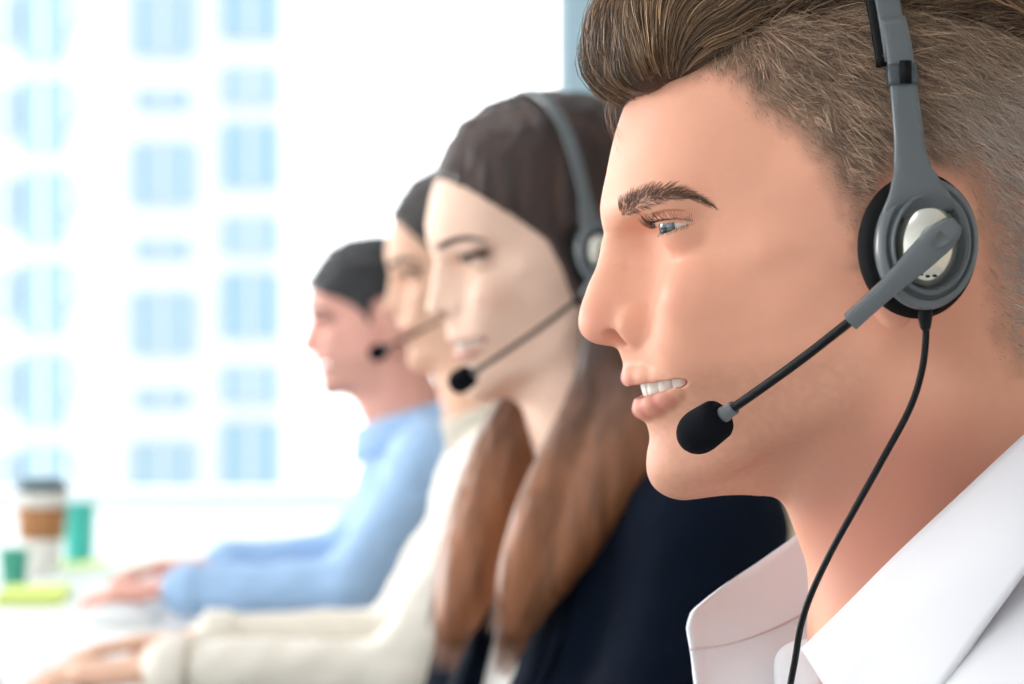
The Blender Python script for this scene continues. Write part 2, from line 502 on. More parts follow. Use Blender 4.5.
# ------------------------------------------------------------------ camera frame numbers
FPX = 2400.0; CZ = 1.17
TH = math.radians(9); cT, sT = math.cos(TH), math.sin(TH)
def can(u, v, w=0, D=1000.0):
    """photo pixel seen at lateral depth w (mm) in front of the man's mid plane -> canonical head mm (x, |y|, z)"""
    k = (D - w) / 1000
    du = 512 + (u - 512) * k - 672; dv = 342 + (v - 342) * k - 230
    return np.array([(du * cT - dv * sT + 68) / 2.4, w, -(du * sT + dv * cT) / 2.4])
def can2(u, v, w, r): return tuple(can(u, v, w)) + (r,)
def head_to_world(P):
    """canonical mm -> world metres for the man in front"""
    P = np.asarray(P, float)
    xr = 2.4 * P[:, 0] - 68; zr = -2.4 * P[:, 2]
    du = xr * cT + zr * sT; dv = -xr * sT + zr * cT
    return np.stack([(672 + du - 512) / 2400, 1.0 + P[:, 1] * MM, CZ + (342 - 230 - dv) / 2400], 1)
EYE = np.array([33.0, 32.0, 0.5]); ER = 12.0
def _cr(u, v, r): q = can(u, v, 0); return (q[0], q[2], r)
MAN_NOSE = nose_ops(ridge=[_cr(618, 247, 4.4), _cr(613.5, 270, 4.8), _cr(606, 290, 5.6), _cr(600, 307, 6.8)],
    tip=_cr(601.5, 322.5, 9.6), ala=tuple(can(640.5, 325.5, 13.5)), nostril=tuple(can(614, 339.5, 11)))
UL = [can2(628.5, 378.5, 0, 3.0), can2(634, 378, 7, 2.9), can2(646.5, 377.5, 13.5, 2.7), can2(662, 378, 19.5, 2.4), can2(677, 379, 24, 2.1), can2(687, 380.5, 26.5, 1.6)]
LL = [can2(642, 409, 0, 4.3), can2(646, 407.5, 7, 4.2), can2(655, 404, 13.5, 4.3), can2(667, 398, 19.5, 3.7), can2(678, 390.5, 24, 2.7), can2(687, 382.5, 26.5, 1.6)]
GAP = [can2(638, 391, 0, 6.5), can2(643, 390.5, 7, 6.2), can2(653, 388.5, 14, 5.6), can2(667, 385.3, 20.5, 4.6), can2(681, 382, 27.5, 3.6), can2(689, 379.6, 29.5, 2.0)]
MAN_MOUTH = ([(Cap(a[:3], b[:3], a[3], b[3]), 5, 'u') for a, b in zip(UL[:-1], UL[1:])] +
    [(Cap(a[:3], b[:3], a[3], b[3]), 3.0, 'u') for a, b in zip(LL[:-1], LL[1:])] +
    [(Cap(a[:3], b[:3], a[3], b[3], ((.1, 0, 1), .5)), 1.6, 's') for a, b in zip(GAP[:-1], GAP[1:])] +
    [(Ell((28, 0, -65), (24, 20, 7)), 1, 's')])
MAN_EYE = [(Ell(tuple(EYE), (13.3, 13.5, 13.3)), 5, 'u'),
           (Ell((EYE[0] + 1, 35, 12.5), (13, 12, 5.5), rotm(0, 0, -25)), 9, 'u'),
           (EyeCone(EYE, 30, 66, (11.5, 5.5), pitch=-6), 1.0, 's')]
def _lid(az, el, r, yaw=30):
    a, e, y = math.radians(az), math.radians(el), math.radians(yaw)
    f = np.array([-math.cos(y), math.sin(y), 0]); h = np.array([math.sin(y), math.cos(y), 0])
    return tuple(EYE + ((f * math.cos(a) + h * math.sin(a)) * math.cos(e) + np.array([0, 0, 1]) * math.sin(e)) * r)
MAN_EYE += [(Cap(_lid(a, 9 + 14 * math.cos(math.radians(a * 1.2)), 14.2), _lid(a + 10, 9 + 14 * math.cos(math.radians(a * 1.2 + 12)), 14.2), .7, .7), 1.4, 's') for a in range(-20, 44, 10)]
EARC = can(914, 250, 72)
MAN_EAR = [(Ell(tuple(EARC + np.array([9, -3, 8])), (18, 5.5, 32), rotm(8, 12, -14)), 5, 'u'),
           (Ell(tuple(can(893, 306, 72)), (8, 5, 9)), 4, 'u')]
MAN = dict(nose=MAN_NOSE, mouth=MAN_MOUTH, eye=MAN_EYE, ear=MAN_EAR,
  pre=[(Ell(tuple(can(680, 469, 0)), (11.5, 15, 9.5)), 5, 'u'),
       (Cap(tuple(can(688, 468, 0)), tuple(can(752, 464, 0)), 11, 13), 9, 'u'),
       (Ell(tuple(can(706, 294, 36)), (17, 11, 13)), 16, 'u'),
       (Ell(tuple(can(694, 345, 25)), (12, 8, 15)), 14, 'u')])
MAN['back'] = [(112, 110), (110, 128), (105, 146), (96, 161), (85, 174), (65, 187), (45, 194), (25, 197), (5, 197), (-15, 193), (-35, 186), (-50, 176), (-70, 158), (-90, 130), (-126, 100)]
MAN['front'] = [(112, 95), (108, 80), (101, 66), (91, 54)] + [tuple(can(u, v)[[2, 0]]) for u, v in
   ((665, 36), (641, 73), (623, 109), (616, 130), (611, 150), (606, 175), (601.5, 197), (600, 210), (601.5, 222), (605, 234), (610, 246))] + [f for f in FRONT if f[0] < -12]
def pm(u, v, w=0):
    """photo px at mid plane -> world mm (x, y offset, z)"""
    return np.array([(u - 512) / 2.4, w, (342 - v) / 2.4])
def to_canon(P):
    """world mm relative to (0, mid plane, camera height) -> canonical head mm"""
    du = P[:, 0] * 2.4 + 512 - 672; dv = 342 - P[:, 2] * 2.4 - 230
    return np.stack([(du * cT - dv * sT + 68) / 2.4, P[:, 1], -(du * sT + dv * cT) / 2.4], 1)
MAN_NECK = [
    (Cap(pm(868, 330), pm(985, 600), 58, 64, ((0, 1, 0), .93)), 14, 'u'),
    (Cap(pm(935, 300), pm(1040, 560), 50, 60, ((0, 1, 0), .98)), 16, 'u'),
    (Cap(pm(985, 600), pm(1040, 720), 60, 64, ((0, 1, 0), 1.1)), 20, 'u'),
    (Cap(pm(1040, 610), pm(1110, 730, 165), 34, 38), 40, 'u'),
    (Cap(pm(925, 380, 50), pm(850, 640, 14), 8, 9), 24, 'u'),      # neck muscle
    (Ell(pm(1080, 800), (90, 150, 130), rotm(0, -25, 0)), 30, 'u'),
]
# ------------------------------------------------------------------ materials
M_SKIN = attr_mat('skin', rough=.52, spec=.3, sss=.22, radius=(1, .32, .18), scale=.006, bump=(1100, .16, .0004))
M_SKIN_FAR = attr_mat('skin_far', rough=.55, spec=.25)
M_HAIR = attr_mat('hair_strands', rough=.38, spec=.5)
M_HAIRMASS = attr_mat('hair_mass', rough=.45, spec=.4)
M_EYE = attr_mat('eyeball_surface', rough=.08, spec=.6)
M_TEETH = mat('tooth_enamel', srgb(238, 230, 215), rough=.22, spec=.6)
M_MOUTH = mat('mouth_inside', srgb(70, 22, 20), rough=.5)
M_SHIRT = mat('white_cotton', srgb(224, 223, 227), rough=.8, sheen=.1, bump=(1800, .05, .0003))
M_PLASTIC = mat('grey_headset_plastic', srgb(94, 99, 102), rough=.26, spec=.55)
M_PLASTIC2 = mat('dark_headset_plastic', srgb(62, 70, 76), rough=.35, spec=.5)
M_BLACK = mat('black_rubber', srgb(10, 11, 13), rough=.45, spec=.2)
M_FOAM = mat('black_foam', srgb(16, 18, 24), rough=.95, spec=.1, bump=(1500, .5, .001))
M_PAD = mat('black_leatherette', srgb(8, 9, 10), rough=.75, spec=.15, bump=(700, .2, .0005))
M_CHROME = mat('satin_chrome', srgb(232, 228, 216), rough=.2, metal=.9)
def near_pt(u, v, w, D=1000.0):
    """photo pixel at depth D - w (mm) -> world metres"""
    d = D - w
    return np.array([(u - 512) * d / FPX, d, CZ * 1000 + (342 - v) * d / FPX]) * MM
def npts(L, D=1000.0): return np.array([near_pt(*p, D) for p in L])
def strands(paths, radii, cols):
    """paths list of (n,3) arrays with the same n per call -> triangular tapering tubes"""
    P = np.asarray(paths, float); m, n, _ = P.shape
    T = np.gradient(P, axis=1); T /= np.linalg.norm(T, axis=2)[..., None] + 1e-12
    ref = rng.normal(size=(m, 1, 3)); N = np.cross(T, ref); N /= np.linalg.norm(N, axis=2)[..., None] + 1e-12
    B = np.cross(T, N)
    tp = np.linspace(0, 1, n); prof = (1 - .8 * tp ** 2)
    R = np.asarray(radii).reshape(-1, 1) * prof[None]
    ring = []
    for k in range(3):
        a = 2 * math.pi * k / 3
        ring.append(P + (N * math.cos(a) + B * math.sin(a)) * R[..., None])
    V = np.stack(ring, 2)          # m,n,3,3
    idx = np.arange(m * n * 3).reshape(m, n, 3)
    Fq = []
    for k in range(3):
        k2 = (k + 1) % 3
        Fq.append(np.stack([idx[:, :-1, k], idx[:, :-1, k2], idx[:, 1:, k2], idx[:, 1:, k]], -1).reshape(-1, 4))
    C = np.repeat(np.asarray(cols)[:, None], n * 3, 1).reshape(-1, 3)
    return V.reshape(-1, 3), np.concatenate(Fq), C
def add_strands(name, sets, parent, matr=None):
    VV, FF, CC = [], [], []; o = 0
    for paths, r, c in sets:
        V, Fq, C = strands(paths, r, c); VV.append(V); FF.append(Fq + o); CC.append(C); o += len(V)
    return np_mesh(name, np.concatenate(VV), np.concatenate(FF), matr or M_HAIR, parent, True, np.concatenate(CC))
def lin(c): return np.array(srgb(*c)[:3])
def mixc(A, B, t): return A * (1 - t)[:, None] + B * t[:, None]
def seg_dist(P, pts):
    d = np.full(len(P), 1e9)
    for a0, b0 in zip(pts[:-1], pts[1:]):
        a = np.array(a0[:3]); b = np.array(b0[:3]); q = P - a; e = b - a
        h = np.clip(q @ e / max(e @ e, 1e-9), 0, 1)
        r = (a0[3] + (b0[3] - a0[3]) * h) if len(a0) > 3 else 0
        d = np.minimum(d, np.linalg.norm(q - h[:, None] * e, axis=1) - r)
    return d
def skin_tone(C, base, lip, ul, ll, scalp=None, tints=None, stub=None):
    """C canonical points (|y|) -> colours: pigment, darker eye areas, painted shade on neck and jaw"""
    A = np.abs(C * np.array([0, 1, 0])) + C * np.array([1, 0, 1])
    col = np.tile(lin(base), (len(C), 1))
    n = vnoise(C, 9, 1) * .6 + vnoise(C, 3.1, 2) * .4
    col *= (1 + .07 * (n - .5))[:, None]
    def blend(t, c, amt=1.0): 
        nonlocal col
        col = mixc(col, np.tile(lin(c), (len(C), 1)), np.clip(t * amt, 0, 1))
    if tints: 
        for (c, r, cc, am) in tints: blend(1 - smoothstep(.35, 1, np.linalg.norm((A - np.array(c)) / np.array(r), axis=1)), cc, am)
    if stub: blend(stub(A), (158, 116, 94), .55)  # stubble tone, strengthened to paint shade onto the jaw
    du = seg_dist(A, ul); dl = seg_dist(A, ll)
    blend(1 - smoothstep(.5, 1.9, du), lip, .85); blend(1 - smoothstep(0, 1.2, dl), lip, .8)
    if scalp is not None: 
        t, c = scalp(A); blend(t, c, 1.0)
    return col
def eyeball(parent, to_world, c, R, gaze_yaw, gaze_pitch, iris=(92, 102, 106), s=1.0):
    n = 44; m = 40
    V = []; C = []
    for i in range(n + 1):
        a = math.pi * i / n * 1.0
        a = math.pi * (i / n) ** 1.5
        for j in range(m):
            b = 2 * math.pi * j / m
            deg = math.degrees(a)
            rr = 1.0 + (.075 * math.cos(a / math.radians(29) * math.pi / 2) if deg < 29 else 0)
            V.append((-math.cos(a) * rr, math.sin(a) * math.cos(b) * rr, math.sin(a) * math.sin(b) * rr))
            if deg < 12: c3 = (8, 8, 10)
            elif deg < 27: c3 = tuple(x * (1 - .25 * (deg > 24)) * (.85 + .25 * abs(math.sin(7 * b))) for x in iris)
            elif deg < 29.5: c3 = (60, 66, 72)
            else: c3 = (206, 192, 186)
            C.append(lin(tuple(min(255, x) for x in c3)))
    V = np.array(V) * R
    q = rotm(0, gaze_pitch, gaze_yaw)
    V = V @ q.T + c
    Fc = [(i * m + j, i * m + (j + 1) % m, (i + 1) * m + (j + 1) % m, (i + 1) * m + j) for i in range(n) for j in range(m)]
    return np_mesh('eyeball', to_world(V), np.array(Fc), M_EYE, parent, True, np.array(C))
def teeth(parent, to_world, arch, ztop, zbot, name='teeth'):
    """arch: list of (x,y) canonical half arch from the midline outwards; one rounded crown per gap, upper row"""
    A = catmull(np.array(arch), 60); d = np.concatenate([[0], np.cumsum(np.linalg.norm(np.diff(A, axis=0), axis=1))])
    Ws = [8.4, 6.8, 7.6, 7, 7, 9]; VV = []; FF = []; o = 0; s0 = .1
    for k, wd in enumerate(Ws):
        s1 = s0 + wd
        if s1 > d[-1]: break
        for sg in (1, -1):
            n, m = 9, 9; top = []
            for i in range(n):
                t = s0 + .12 + (wd - .24) * i / (n - 1)
                x = np.interp(t, d, A[:, 0]); y = np.interp(t, d, A[:, 1])
                tx = np.interp(t + .5, d, A[:, 0]) - x; ty = np.interp(t + .5, d, A[:, 1]) - y; L = math.hypot(tx, ty) + 1e-9
                nx, ny = -ty / L, tx / L       # outward (towards -x)
                if nx > 0 and k < 3: nx, ny = -nx, -ny
                if ny < 0 and k >= 3: nx, ny = -nx, -ny
                e = abs(2 * i / (n - 1) - 1)
                for j in range(m):
                    f = j / (m - 1)
                    zt = ztop; zb = np.interp(t, [0, 30], zbot) + (.9 * e ** 3)
                    z = zt + (zb - zt) * f
                    bul = 1.3 * (1 - e ** 3) * (1 - .5 * f ** 4) - (1.2 * (f > .99))
                    top.append((x + nx * bul, sg * (y + ny * bul), z))
            top = np.array(top).reshape(n, m, 3)
            V, Fc = grid_sheet(top, 1.6)
            VV.append(V); FF += [tuple(o + i for i in f) for f in Fc]; o += len(V)
        s0 = s1
    return poly_mesh(name, to_world(np.concatenate(VV)), FF, M_TEETH, parent)
# ------------------------------------------------------------------ headset, in a generic frame given by landmark points
def sweep_band(name, P, Nrm, wid, thk, matr, parent, seg=3):
    """ribbon with rectangular rounded section: P (n,3), Nrm (n,3) outward normals, wid (n) along the side, thk (n)"""
    P = np.asarray(P, float); n = len(P)
    T = np.gradient(P, axis=0); T /= np.linalg.norm(T, axis=1)[:, None]
    Nn = Nrm - T * (Nrm * T).sum(1)[:, None]; Nn /= np.linalg.norm(Nn, axis=1)[:, None]
    S = np.cross(T, Nn)
    k = 16; V = []
    for j in range(k):
        a = 2 * math.pi * (j + .5) / k
        c, s = math.cos(a), math.sin(a); p = .45
        cx = math.copysign(abs(c) ** p, c); sy = math.copysign(abs(s) ** p, s)
        V.append(P + S * (np.asarray(wid) / 2 * cx)[:, None] + Nn * (np.asarray(thk) / 2 * sy)[:, None])
    V = np.stack(V, 1).reshape(-1, 3)
    Fc = [(i * k + j, i * k + (j + 1) % k, (i + 1) * k + (j + 1) % k, (i + 1) * k + j) for i in range(n - 1) for j in range(k)]
    Fc += [tuple(range(k - 1, -1, -1)), tuple((n - 1) * k + j for j in range(k))]
    return poly_mesh(name, V, Fc, matr, parent)
def lathe_obj(name, prof, c, axis, xdir, ry, matr, parent, s=1.0, seg=56):
    V, Fc = lathe([(r * s, h * s) for r, h in prof], seg, c, axis, xdir, ry)
    return poly_mesh(name, V, Fc, matr, parent)
def headset(root, cup, nrm, updir, band, s, boom, mic_end, cable, far_pad=None, band_mats=None, detail=True):
    """cup: centre of the ear face (m), nrm outward, updir long axis; band: (P,N,w,t) ; boom: (pivot, elbow, mic)"""
    cup = Vector(cup); nrm = Vector(nrm).normalized(); up = Vector(updir); up = (up - nrm * up.dot(nrm)).normalized()
    side = up.cross(nrm)
    m = MM * s
    pad = [(.01, 0), (20, 0), (25, 1.5), (27.5, 5), (28, 9), (26, 13), (21, 15), (.01, 15)]
    lathe_obj('ear_cushion', pad, cup, nrm, up, .84, M_PAD, root, m)
    h0 = cup + nrm * (12.5 * m)
    hs = [(.01, 0), (22, 0), (24.6, 1.2), (25.2, 4.5), (24.6, 7.5), (22.2, 9.3), (21.6, 9.2), (21.0, 7.6), (20.4, 7.4), (19.9, 8.6), (19.4, 10.6), (18.6, 11.3), (17.8, 10.6), (17.2, 8.0), (16.9, 5.5), (.01, 5.4)]
    lathe_obj('ear_housing', hs, h0, nrm, up, .80, M_PLASTIC, root, m)
    dm = [(.01, 0)] + [(16.4 * math.cos(a), 6.0 * math.sin(a)) for a in np.linspace(0, math.pi / 2 * .98, 12)] + [(.01, 6.02)]
    dome = lathe_obj('dome_cover', dm, h0 + nrm * (5.4 * m), nrm, up, .74, M_CHROME, root, m)
    # small slots in the dome
    for k in range(-1, 2):
        p0 = h0 + nrm * (8.6 * m) - up * (12.6 * m - abs(k) * .5 * m) + side * (k * 2.7 * m)
        V, Fc = lathe([(1e-5, -.6 * m), (.95 * m, -.6 * m), (.95 * m, .9 * m), (1e-5, .9 * m)], 12, p0, nrm, side, .55)
        poly_mesh('slot', V, Fc, M_BLACK, dome)
    if far_pad is not None:
        fc, fn = Vector(far_pad[0]), Vector(far_pad[1]).normalized()
        lathe_obj('ear_cushion', pad, fc, fn, up, .84, M_PAD, root, m)
        lathe_obj('ear_housing', hs[:7] + [(.01, 9.6)], fc + fn * (12.5 * m), fn, up, .80, M_PLASTIC, root, m)
    for nm, P, N, w, t, mt in band:
        sweep_band(nm, P, N, w, t, mt, root)
    # boom arm and boom
    piv, arm_end, mic = [np.array(x) for x in boom]
    mid = (piv * .45 + arm_end * .55) + np.array(nrm) * 1.5 * m
    P = catmull([piv, mid, arm_end], 22)
    t = np.linspace(0, 1, 22)
    w = np.interp(t, [0, .05, .15, .35, .6, .85, 1], [5, 9, 11.5, 10.5, 7.6, 7.0, 7.0]) * m
    th = np.interp(t, [0, .05, .2, .6, 1], [3, 5, 5.5, 6.5, 6.6]) * m
    arm = sweep_band('boom_arm', P, np.tile(np.array(nrm), (22, 1)), w, th, M_PLASTIC, root)
    bs = bevel(arm, .0004)
    # oval badge inset on the arm
    bc = Vector(catmull([piv, mid, arm_end], 22)[3]) + nrm * (2.6 * m)
    bd = Vector(arm_end - piv).normalized()
    V, Fc = lathe([(1e-5, 0), (5.4 * m, 0), (5.4 * m, .5 * m), (4.9 * m, .5 * m), (4.7 * m, .25 * m), (1e-5, .3 * m)], 32, bc, nrm, bd, .52)
    poly_mesh('oval_inset', V, Fc, M_PLASTIC, arm)
    # pivot stud
    V, Fc = lathe([(1e-5, -8 * m), (5 * m, -8 * m), (5 * m, 0), (1e-5, 0)], 24, Vector(P[3]), nrm, bd, 1)
    poly_mesh('pivot', V, Fc, M_PLASTIC2, root)
    d = (mic - arm_end); ctrl = [arm_end - (arm_end - piv) * .04] + [arm_end + d * f + np.array([0, 0, -1]) * (math.sin(f * math.pi) * mic_end.get('sag', .002)) for f in (.33, .66, 1.0)]
    Pb = catmull(ctrl, 24)
    V, Fc = tube(Pb, np.full(24, 1.9 * m), 12); poly_mesh('boom', V, Fc, M_BLACK, root)
    fd = Vector(Pb[-1] - Pb[-3]).normalized()
    V, Fc = lathe([(1e-5, -3 * m), (2.6 * m, -3 * m), (2.8 * m, -2.4 * m), (2.8 * m, 1.4 * m), (3.3 * m, 1.8 * m), (3.3 * m, 4 * m), (1e-5, 4 * m)], 20, Vector(Pb[-1]), fd)
    poly_mesh('mic_collar', V, Fc, M_PLASTIC, root)
    L, r = mic_end.get('len', 24) * m, mic_end.get('r', 9.5) * m
    prof = [(1e-5, 0), (r * .55, .3 * m), (r * .82, 2 * m)]
    for k in range(1, 15):
        f = k / 14; prof.append((r * (.9 + .12 * math.sin(f * 1.9)) * math.sqrt(max(0, 1 - max(0, (f - .45) / .55) ** 2.3)) + .0002 * m, 2 * m + (L - 2 * m) * f))
    prof[-1] = (1e-5, L)
    V, Fc = lathe(prof, 32, Vector(Pb[-1]) + fd * (3.0 * m), fd)
    foam = poly_mesh('foam_windscreen', V, Fc, M_FOAM, root)
    if cable is not None:
        c = catmull(cable, 70)
        V, Fc = tube(c, np.full(70, 1.35 * m), 10); poly_mesh('cable', V, Fc, M_BLACK, root)
        cd = (c[3] - c[0]); cd /= np.linalg.norm(cd)
        V, Fc = lathe([(1e-5, -3 * m), (2.9 * m, -3 * m), (2.8 * m, 2 * m), (2.0 * m, 6 * m), (1.5 * m, 7 * m), (1e-5, 7 * m)], 16, Vector(c[0]), Vector(cd))
        poly_mesh('strain_relief', V, Fc, M_BLACK, root)
# ------------------------------------------------------------------ the man in front
man = empty('person', (.19, 1.0, .52), 'man in profile nearest the camera, short brown swept-up hair, open white shirt collar, smiling', 'person')
def par(o, p):
    """parent without moving: our meshes are in world coordinates"""
    o.parent = p; o.matrix_parent_inverse = p.matrix_world.inverted()
def settle(root):
    bpy.context.view_layer.update()
    for ch in list(root.children):
        ch.matrix_parent_inverse = Matrix.Translation(-root.location)
HM = Model(sym=True); head_ops(HM, MAN)
BM = Model(sym=True)
BM.add(Fn(lambda P: HM(to_canon(P))))
for o in MAN_NECK: BM.add(*o)
V, Fq = polygonise_warp(BM, (((20, 105, 325), (1, 2.6)), ((-190, -62, 0, 62, 190), (2.8, 1, 1, 2.8)), ((-150, -70, 60, 200), (2.6, 1, 2.6))), .95)
Cn = to_canon(V)
# hair mask in canonical space: signed distance into the hair from the hairline, measured in the side plane
def px_of(C):
    """canonical -> mid plane px"""
    xr = 2.4 * C[:, 0] - 68; zr = -2.4 * C[:, 2]
    return 672 + xr * cT + zr * sT, 230 - xr * sT + zr * cT
HL = [can(*p) for p in ((626, 112, 0), (634, 100, 16), (652, 90, 30), (690, 84, 45), (722, 88, 52), (738, 108, 56), (752, 122, 59), (785, 140, 64), (808, 168, 67), (826, 196, 69), (846, 232, 71), (852, 270, 72), (872, 290, 72),
      (905, 180, 76), (960, 186, 76), (978, 235, 74), (985, 290, 70), (990, 340, 64), (1010, 380, 56), (1040, 400, 30))]
HLx = np.array([[p[0], p[2]] for p in HL])
HPOLY = np.vstack([HLx, [[190, -78], [230, 0], [230, 150], [100, 160], [10, 130], [10, 62]]])
def poly_sd(x, z, poly):
    """signed distance in 2D, positive inside"""
    d = np.full(len(x), 1e9); ins = np.zeros(len(x), bool); n = len(poly)
    for i in range(n):
        a = poly[i]; b = poly[(i + 1) % n]; e = b - a
        qx, qz = x - a[0], z - a[1]; h = np.clip((qx * e[0] + qz * e[1]) / (e @ e + 1e-9), 0, 1)
        d = np.minimum(d, np.hypot(qx - h * e[0], qz - h * e[1]))
        c = (a[1] > z) != (b[1] > z)
        ins ^= c & (x < (b[0] - a[0]) * (z - a[1]) / (b[1] - a[1] + 1e-12) + a[0])
    return np.where(ins, d, -d)
def hair_in(A): return poly_sd(A[:, 0], A[:, 2], HPOLY)
EARP = [can(908, 200, 70), can(930, 215, 70), can(935, 260, 70), can(900, 310, 70)]
def man_scalp(A):
    t = hair_in(A) + 5 * (vnoise(A, 4, 5) - .5)
    e = seg_dist(A, EARP)
    t = smoothstep(-2, 12, t) * smoothstep(12, 20, e)
    t = t * (1 - .55 * smoothstep(115, 165, A[:, 0]) * smoothstep(50, -20, A[:, 2]))
    return t * .85, (136, 106, 86)
def man_stub(A):
    return smoothstep(-52, -66, A[:, 2]) * smoothstep(100, 80, A[:, 0]) * smoothstep(-130, -112, A[:, 2]) * .8 * (.6 + .4 * vnoise(A, 2, 9))
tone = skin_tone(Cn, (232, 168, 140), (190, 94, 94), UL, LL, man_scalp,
    tints=[(can(600, 325, 5), (14, 16, 16), (224, 150, 128), .5), (EARC, (26, 12, 40), (226, 132, 112), .8), (can(690, 300, 38), (24, 20, 20), (226, 158, 134), .4),
         ((28, 28, 0), (12, 15, 10), (190, 126, 104), .4), ((90, 50, -125), (75, 70, 60), (184, 118, 98), .85)], stub=man_stub)  # last entry puts shade below the jaw into the neck colour, besides redness
W = V * MM + np.array([0, 1, CZ])
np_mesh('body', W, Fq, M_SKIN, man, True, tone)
for s in (-1, 1):
    eyeball(man, head_to_world, EYE * np.array([1, s, 1]), ER, -s * -26 * -1 if False else (28 if s < 0 else 18), -4)
teeth(man, head_to_world, [(can(646, 388, 0)[0], 0), (can(649, 388, 8)[0], 8), (can(659, 387, 14)[0], 14), (can(676, 384, 20)[0], 20), (can(695, 381, 24)[0], 24), (can(722, 378, 26)[0], 26)],
      can(650, 380, 0)[2] + 2.5, (can(650, 398, 0)[2], can(690, 389, 25)[2]))
# ---- hair: scalp samples
tri = Fq[:, :3]; Wc = Cn
fa = Cn[Fq]; cen = fa.mean(1); nor = np.cross(fa[:, 2] - fa[:, 0], fa[:, 3] - fa[:, 1]); area = np.linalg.norm(nor, axis=1) / 2; nor /= (2 * area)[:, None] + 1e-12
A_c = cen * np.array([1, 0, 1]) + np.abs(cen) * np.array([0, 1, 0])
sd = hair_in(A_c); okz = (cen[:, 2] > -85) & (sd > -3)
ear_d = seg_dist(A_c, EARP)
okz &= ear_d > 15
okz &= np.where(nor[:, 1] * np.sign(cen[:, 1]) < -.1, False, True)
def sample(mask, n):
    w = area * mask; i = rng.choice(len(w), size=n, p=w / w.sum())
    r = rng.random((n, 2)); a = fa[i]
    p = (a[:, 0] * (1 - r[:, :1]) + a[:, 1] * r[:, :1]) * (1 - r[:, 1:]) + (a[:, 3] * (1 - r[:, :1]) + a[:, 2] * r[:, :1]) * r[:, 1:]
    return p, nor[i], i
# top region above this line (canonical z as function of x)
def top_line(x): return np.interp(x, [10, 30, 48, 75, 100, 130, 165, 200], [52, 55, 62, 71, 70, 64, 50, 30])
BROWN = np.array([lin((92, 68, 48)), lin((120, 92, 66)), lin((70, 50, 36)), lin((152, 122, 92))])
def hcol(n, pr=(.4, .3, .2, .1)):
    c = BROWN[rng.choice(4, n, p=pr)]; return c * (.8 + .4 * rng.random((n, 1)))
sets = []
topm = okz & (cen[:, 2] > top_line(cen[:, 0])) & (np.abs(cen[:, 1]) < 74)
def clump(p, size, seed):
    """smooth random vector per location"""
    return np.stack([vnoise(p, size, seed + k) - .5 for k in range(3)], 1)
def top_strands(n, mask, lay=1.0, rad=.13):
    p, nn, i = sample(mask, n)
    x = p[:, 0]; y = p[:, 1]
    side = np.sign(y) * smoothstep(18, 62, np.abs(y))
    front = np.exp(-np.maximum(x - 24, 0) / 22)
    cl = clump(p, 13, 3); c2 = clump(p, 5, 11)
    h = lay * (.75 + .5 * rng.random(n)) * (1 - .65 * smoothstep(80, 140, x))
    j = (rng.random((n, 3)) - .5)
    f1 = front[:, None]
    # four control offsets (canonical): lifts forward & up at the hairline, then sweeps back
    a1 = np.stack([-15 * front - 0 * x, side * 5 + 4 * cl[:, 1], 4 + 5 * front], 1) * h[:, None] + nn * (4 + 3 * front)[:, None]
    a2 = np.stack([-19 * front + 9 * (1 - front), side * 8 + 8 * cl[:, 1], 22 * front + 13 * (1 - front) - 4 * np.abs(side)], 1) * h[:, None]
    a3 = np.stack([-6 * front + 26 * (1 - front) + 8 * cl[:, 0], side * 9 + 12 * cl[:, 1], 38 * front + 17 * (1 - front) - 12 * np.abs(side) + 6 * cl[:, 2]], 1) * h[:, None]
    a4 = np.stack([20 * front + 46 * (1 - front) + 10 * cl[:, 0], side * 9 + 16 * cl[:, 1] + 6 * c2[:, 1], 44 * front + 15 * (1 - front) - 20 * np.abs(side) + 8 * cl[:, 2] + 5 * c2[:, 2]], 1) * h[:, None]
    t = np.linspace(0, 1, 11)
    K = np.stack([p * 1.0, p + a1, p + a2 + 2 * c2, p + a3 + 3 * c2 + 1.5 * j, p + a4 + 4 * c2 + 4 * j], 1)
    K[:, 0] -= nn * 1.0
    out = np.zeros((n, 11, 3))
    for q, tt in enumerate(t):
        b = [math.comb(4, r) * tt ** r * (1 - tt) ** (4 - r) for r in range(5)]
        out[:, q] = sum(K[:, r] * b[r] for r in range(5))
    # keep outside of the scalp
    q = out.reshape(-1, 3); qa = q.copy()
    for _ in range(2):
        d = HMB(qa); push = np.maximum(1.2 - d, 0)
        ctr = np.array([95, 0, 25.]); dr = qa - ctr; dr /= np.linalg.norm(dr, axis=1)[:, None]
        qa = qa + dr * push[:, None]
    out = qa.reshape(n, 11, 3)
    return out, np.full(n, rad) * (.7 + .6 * rng.random(n)), hcol(n) * (.75 + .5 * vnoise(p, 6, 21))[:, None]
HMB0 = HM.ops[0][1].ops[0][1]
HMB = lambda A: smax(HMB0(A), DOME(A), 10)
def W_(paths): return head_to_world(paths.reshape(-1, 3)).reshape(paths.shape)
P1, r1, c1 = top_strands(5000, topm.astype(float) * (.35 + 1.6 * np.exp(-np.maximum(cen[:, 0] - 24, 0) / 40)) * np.where(cen[:, 1] < 0, 1.4, .8), 1.0, .15)
sets.append((W_(P1), r1 * MM, c1))
